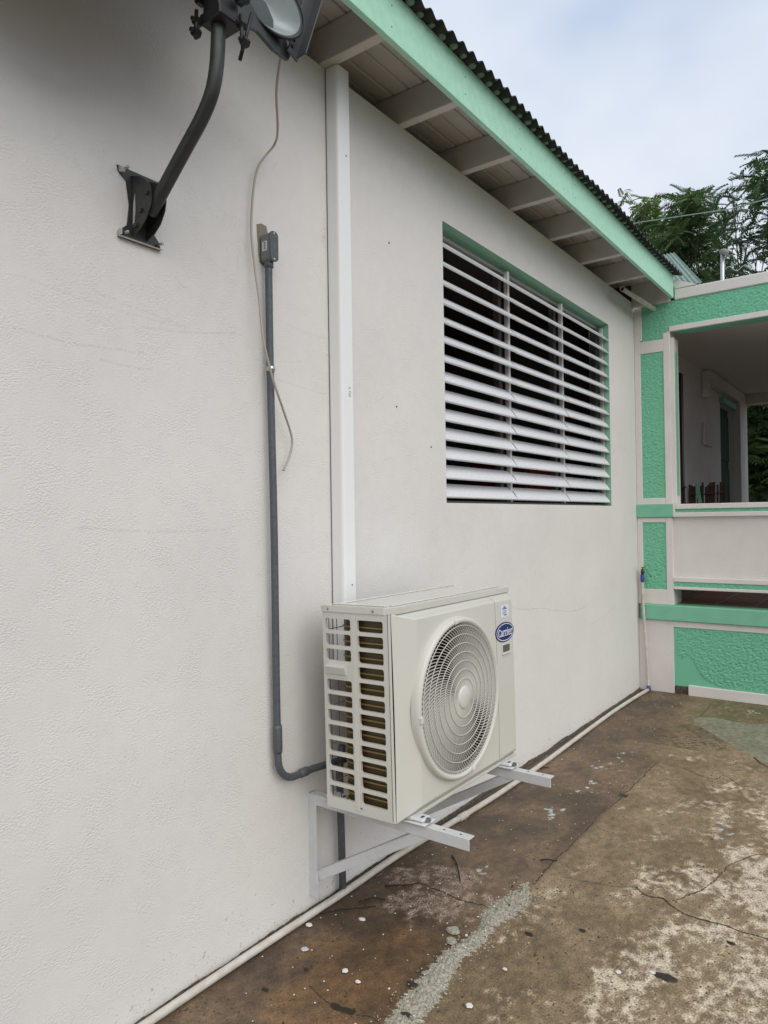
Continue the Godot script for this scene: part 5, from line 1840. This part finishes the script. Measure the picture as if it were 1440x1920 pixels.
# ------------------------------------------------------------------ small things on the ground
func build_small_things() -> void:
	var st: SurfaceTool
	# strip of rough repair mortar over the joint
	var n := FastNoiseLite.new()
	n.seed = 61
	n.frequency = 14.0
	n.fractal_octaves = 4
	var R := [[0.60, -2.70], [0.64, -2.64], [0.68, -2.58], [0.67, -2.41], [0.645, -2.33], [0.65, -2.22], [0.64, -2.1], [0.66, -2.0], [0.69, -1.82], [0.72, -1.55], [0.70, -1.3]]
	var L := [[0.59, -2.70], [0.575, -2.62], [0.555, -2.52], [0.535, -2.41], [0.585, -2.29], [0.58, -2.21], [0.56, -2.1], [0.56, -1.96], [0.575, -1.82], [0.60, -1.55], [0.63, -1.3]]
	var edge := func(e: Array, z: float) -> float:
		for i in e.size() - 1:
			if z >= e[i][1] and z <= e[i + 1][1]:
				return lerpf(e[i][0], e[i + 1][0], (z - e[i][1]) / (e[i + 1][1] - e[i][1]))
		return e[0][0] if z < e[0][1] else e[e.size() - 1][0]
	st = begin(true)
	sheet(st, 40, 420, func(u: float, v: float) -> Vector3:
		var z := lerpf(-1.3, -2.70, v)
		var wob := 0.02 * n.get_noise_2d(z * 3.0, 5.0) + 0.008 * n.get_noise_2d(z * 9.0, 8.0)
		var wob2 := 0.02 * n.get_noise_2d(z * 3.0, 25.0) + 0.008 * n.get_noise_2d(z * 9.0, 28.0)
		var a: float = edge.call(L, z) + wob
		var b: float = edge.call(R, z) + wob2
		var x := lerpf(a, b, u)
		var rim := minf(u, 1.0 - u) * 2.0
		var y := -0.005 + 0.018 * sqrt(rim) * (0.75 + 0.25 * n.get_noise_2d(x * 1.5, z * 1.5)) + 0.012 * n.get_noise_2d(x * 5.0, z * 5.0) * rim + 0.006 * n.get_noise_2d(x * 16.0, z * 16.0)
		return Vector3(x, y - 0.002 * smoothstep(0.85, 1.0, v), z))
	single("mortar_strip", st, M.repair_mortar, "rough pale strip of crumbling mortar across the concrete yard", "mortar")
	# twigs
	var tw := [
		[[0.23, -2.71], [0.37, -2.54], "thin straight black twig lying in front of the near bracket tip"],
		[[0.14, -2.33], [0.24, -2.43], "short bent black twig on the pinkish patch by the wall pipe"],
		[[0.14, -2.20], [0.20, -2.25], "small hooked twig between the wall pipe and the rust stain"],
		[[0.06, -2.03], [0.20, -2.19], "long thin black twig lying close to the wall pipe"],
		[[0.57, -2.89], [0.63, -2.93], "tiny dark twig lying across the yard joint"],
		[[0.10, -3.94], [0.135, -4.0], "curled dark twig beside the pipe beyond the far bracket"],
	]
	for k in tw.size():
		var a := Vector3(tw[k][0][0], 0.006, tw[k][0][1])
		var b := Vector3(tw[k][1][0], 0.005, tw[k][1][1])
		var side := (b - a).cross(Vector3.UP).normalized()
		st = begin(true)
		var bend := rng.randf_range(-0.012, 0.012)
		var pts := smooth_path([a, a.lerp(b, 0.35) + side * bend + Vector3(0, 0.003, 0), a.lerp(b, 0.7) + side * bend * 0.7, b], 0.01)
		var rr := []
		for i in pts.size():
			rr.append(lerpf(0.0035, 0.0018, float(i) / pts.size()))
		tube(st, pts, rr, 6)
		if k == 2:
			tube(st, [a, a + Vector3(-0.012, 0.002, 0.028)], [0.003, 0.002], 6)
		single("twig", st, M.twig, tw[k][2], "twig", Vector3.ZERO, "twigs on the yard")
	# loose bits big enough to pick out
	var bits := [
		["paint_chip", 0.77, -1.91, 0.016, M.paint_flake, "white angular paint chip lying alone nearest the bottom edge of the picture"],
		["paint_chip", 0.78, -2.13, 0.010, M.paint_flake, "white paint chip right of the pale mortar strip"],
		["paint_chip", 1.09, -2.33, 0.013, M.paint_flake, "left one of two white chips near the dark leaf on the outer slab"],
		["paint_chip", 1.18, -2.39, 0.012, M.paint_flake, "right one of two white chips near the dark leaf on the outer slab"],
		["paint_chip", 0.35, -1.82, 0.014, M.paint_flake, "round white paint chip on the rust stain, the one nearer the wall"],
		["paint_chip", 0.42, -1.80, 0.010, M.paint_flake, "white paint chip on the rust stain, the one farther from the wall"],
		["paint_chip", 0.21, -2.09, 0.015, M.paint_flake, "white paint chip between the long twig and the rust stain"],
		["paint_chip", 0.07, -1.95, 0.015, M.paint_flake, "white paint chip against the wall pipe below the long twig"],
		["paint_chip", 0.16, -1.83, 0.016, M.blue_flake, "flat pale chip midway between the pipe and the rust stain"],
		["mortar_lump", 0.53, -2.22, 0.030, M.repair_mortar, "larger pale lump of mortar at the left edge of the mortar strip"],
		["mortar_lump", 0.555, -2.16, 0.022, M.repair_mortar, "smaller pale flat lump beside the mortar strip"],
		["dry_leaf", 1.23, -2.39, 0.030, M.dark_leaf, "long dark curled leaf on the outer slab"],
		["dry_leaf", 0.76, -2.36, 0.016, M.dark_leaf, "black leaf scrap just right of the mortar strip"],
		["dry_leaf", 0.91, -2.49, 0.012, M.dark_leaf, "small black scrap on the tan slab below the hairline crack"],
		["dry_leaf", 1.36, -2.71, 0.013, M.dark_leaf, "small black scrap under the long crack at the right edge"],
		["dry_leaf", 0.64, -1.76, 0.015, M.dark_leaf, "black scrap lying on the mortar strip at the bottom of the picture"],
		["dry_leaf", 0.575, -1.885, 0.018, M.dark_leaf, "black scrap at the left edge of the mortar strip"],
		["dry_leaf", 0.24, -1.75, 0.009, M.dark_leaf, "tiny dark scrap left of the rust stain"],
		["dry_leaf", 0.20, -1.60, 0.012, M.dark_leaf, "dark flake near the pipe at the bottom of the picture"],
	]
	for q in bits:
		st = begin()
		var r: float = q[3]
		var m := 6 if q[0] != "mortar_lump" else 8
		var a0 := rng.randf() * TAU
		var low := PackedVector3Array()
		var th := 0.0035 if q[0] == "paint_chip" else 0.010 if q[0] == "mortar_lump" else 0.004
		for i in m:
			var a := a0 + TAU * i / m
			var rad := r * rng.randf_range(0.6, 1.0)
			low.append(Vector3(rad * cos(a) * (1.6 if q[0] == "dry_leaf" else 1.1), 0.0, rad * sin(a) * (0.7 if q[0] == "dry_leaf" else 0.9)))
		var tilt := rng.randf_range(0.0, 0.25)
		for i in m:
			var a := low[i]; var b := low[(i + 1) % m]
			var ta := a * 0.82 + Vector3(0, th * (1.0 + a.x / r * tilt + rng.randf() * 0.3), 0)
			var tb := b * 0.82 + Vector3(0, th * (1.0 + b.x / r * tilt), 0)
			ta.y = th * (1.0 + a.x / r * tilt)
			tri_from(st, a, b, ta, Vector3(0, -0.002, 0))
			tri_from(st, b, tb, ta, Vector3(0, -0.002, 0))
			tri_from(st, ta, tb, Vector3(0, th * 1.1, 0), Vector3(0, -0.01, 0))
			tri_from(st, a, b, Vector3.ZERO, Vector3(0, 0.01, 0))
		var y := 0.003 if q[1] < 0.56 or q[1] > 0.7 else 0.008
		single(q[0], st, q[4], q[5], {"paint_chip": "paint chip", "mortar_lump": "mortar lump", "dry_leaf": "leaf scrap"}[q[0]], Vector3(q[1], y, q[2]), {"paint_chip": "paint chips on the yard", "mortar_lump": "lumps of mortar", "dry_leaf": "dark scraps on the yard"}[q[0]])
	# countless crumbs
	var flake := begin()
	var fp := [Vector3(-0.5, 0, -0.3), Vector3(0.2, 0, -0.5), Vector3(0.55, 0, 0.1), Vector3(0.1, 0, 0.5), Vector3(-0.45, 0, 0.25)]
	for i in 5:
		var a: Vector3 = fp[i]; var b: Vector3 = fp[(i + 1) % 5]
		var up := Vector3(0, 0.35, 0)
		tri_from(flake, a, b, a * 0.8 + up, Vector3.ZERO)
		tri_from(flake, b, b * 0.8 + up, a * 0.8 + up, Vector3.ZERO)
		tri_from(flake, a * 0.8 + up, b * 0.8 + up, Vector3(0, 0.45, 0), Vector3.ZERO)
	flake.generate_normals()
	var fm := flake.commit()
	for kind in 3:
		var count: int = [330, 260, 520][kind]
		var mm := MultiMesh.new()
		mm.transform_format = MultiMesh.TRANSFORM_3D
		mm.mesh = fm
		mm.instance_count = count
		for i in count:
			var x := rng.randf_range(0.03, 0.62) if kind == 0 or rng.randf() < 0.4 else rng.randf_range(0.6, 2.6)
			var z := lerpf(-6.1, -1.0, pow(rng.randf(), 0.7))
			var s := rng.randf_range(0.0018, 0.0065) * (1.0 if rng.randf() < 0.85 else 1.6)
			if kind == 2:
				x = rng.randf_range(0.55, 0.70)
				z = rng.randf_range(-2.65, -1.4)
			var y := 0.0025 if x < 0.55 or x > 0.70 or z < -2.65 else 0.009
			mm.set_instance_transform(i, Transform3D((Basis(Vector3.UP, rng.randf() * TAU) * Basis(Vector3.RIGHT, rng.randf_range(-0.3, 0.3))).scaled(Vector3(s, s * 0.6, s * rng.randf_range(0.6, 1.4))), Vector3(x, y, z)))
		var mi := MultiMeshInstance3D.new()
		mi.multimesh = mm
		mi.material_override = [M.paint_flake, M.dark_leaf, M.repair_mortar][kind]
		mi.name = ["paint_crumbs", "dirt_crumbs", "mortar_crumbs"][kind]
		mi.set_meta("kind", "stuff")
		mi.set_meta("label", ["tiny white paint crumbs scattered over the yard", "tiny dark dirt crumbs scattered over the yard", "pale crumbs of mortar scattered along the mortar strip"][kind])
		mi.set_meta("category", "crumbs")
		add_child(mi)
	# red chest in the dark room behind the louvres
	st = begin()
	box(st, Vector3(-0.95, 0.15, -5.95), Vector3(-0.45, 1.95, -5.0), 0.01)
	box(st, Vector3(-0.448, 1.0, -5.92), Vector3(-0.44, 1.92, -5.50), 0.004)
	box(st, Vector3(-0.448, 1.0, -5.45), Vector3(-0.44, 1.92, -5.03), 0.004)
	single("red_cabinet", st, M.red_box, "dark red cabinet standing in the room behind the louvre window", "cabinet")
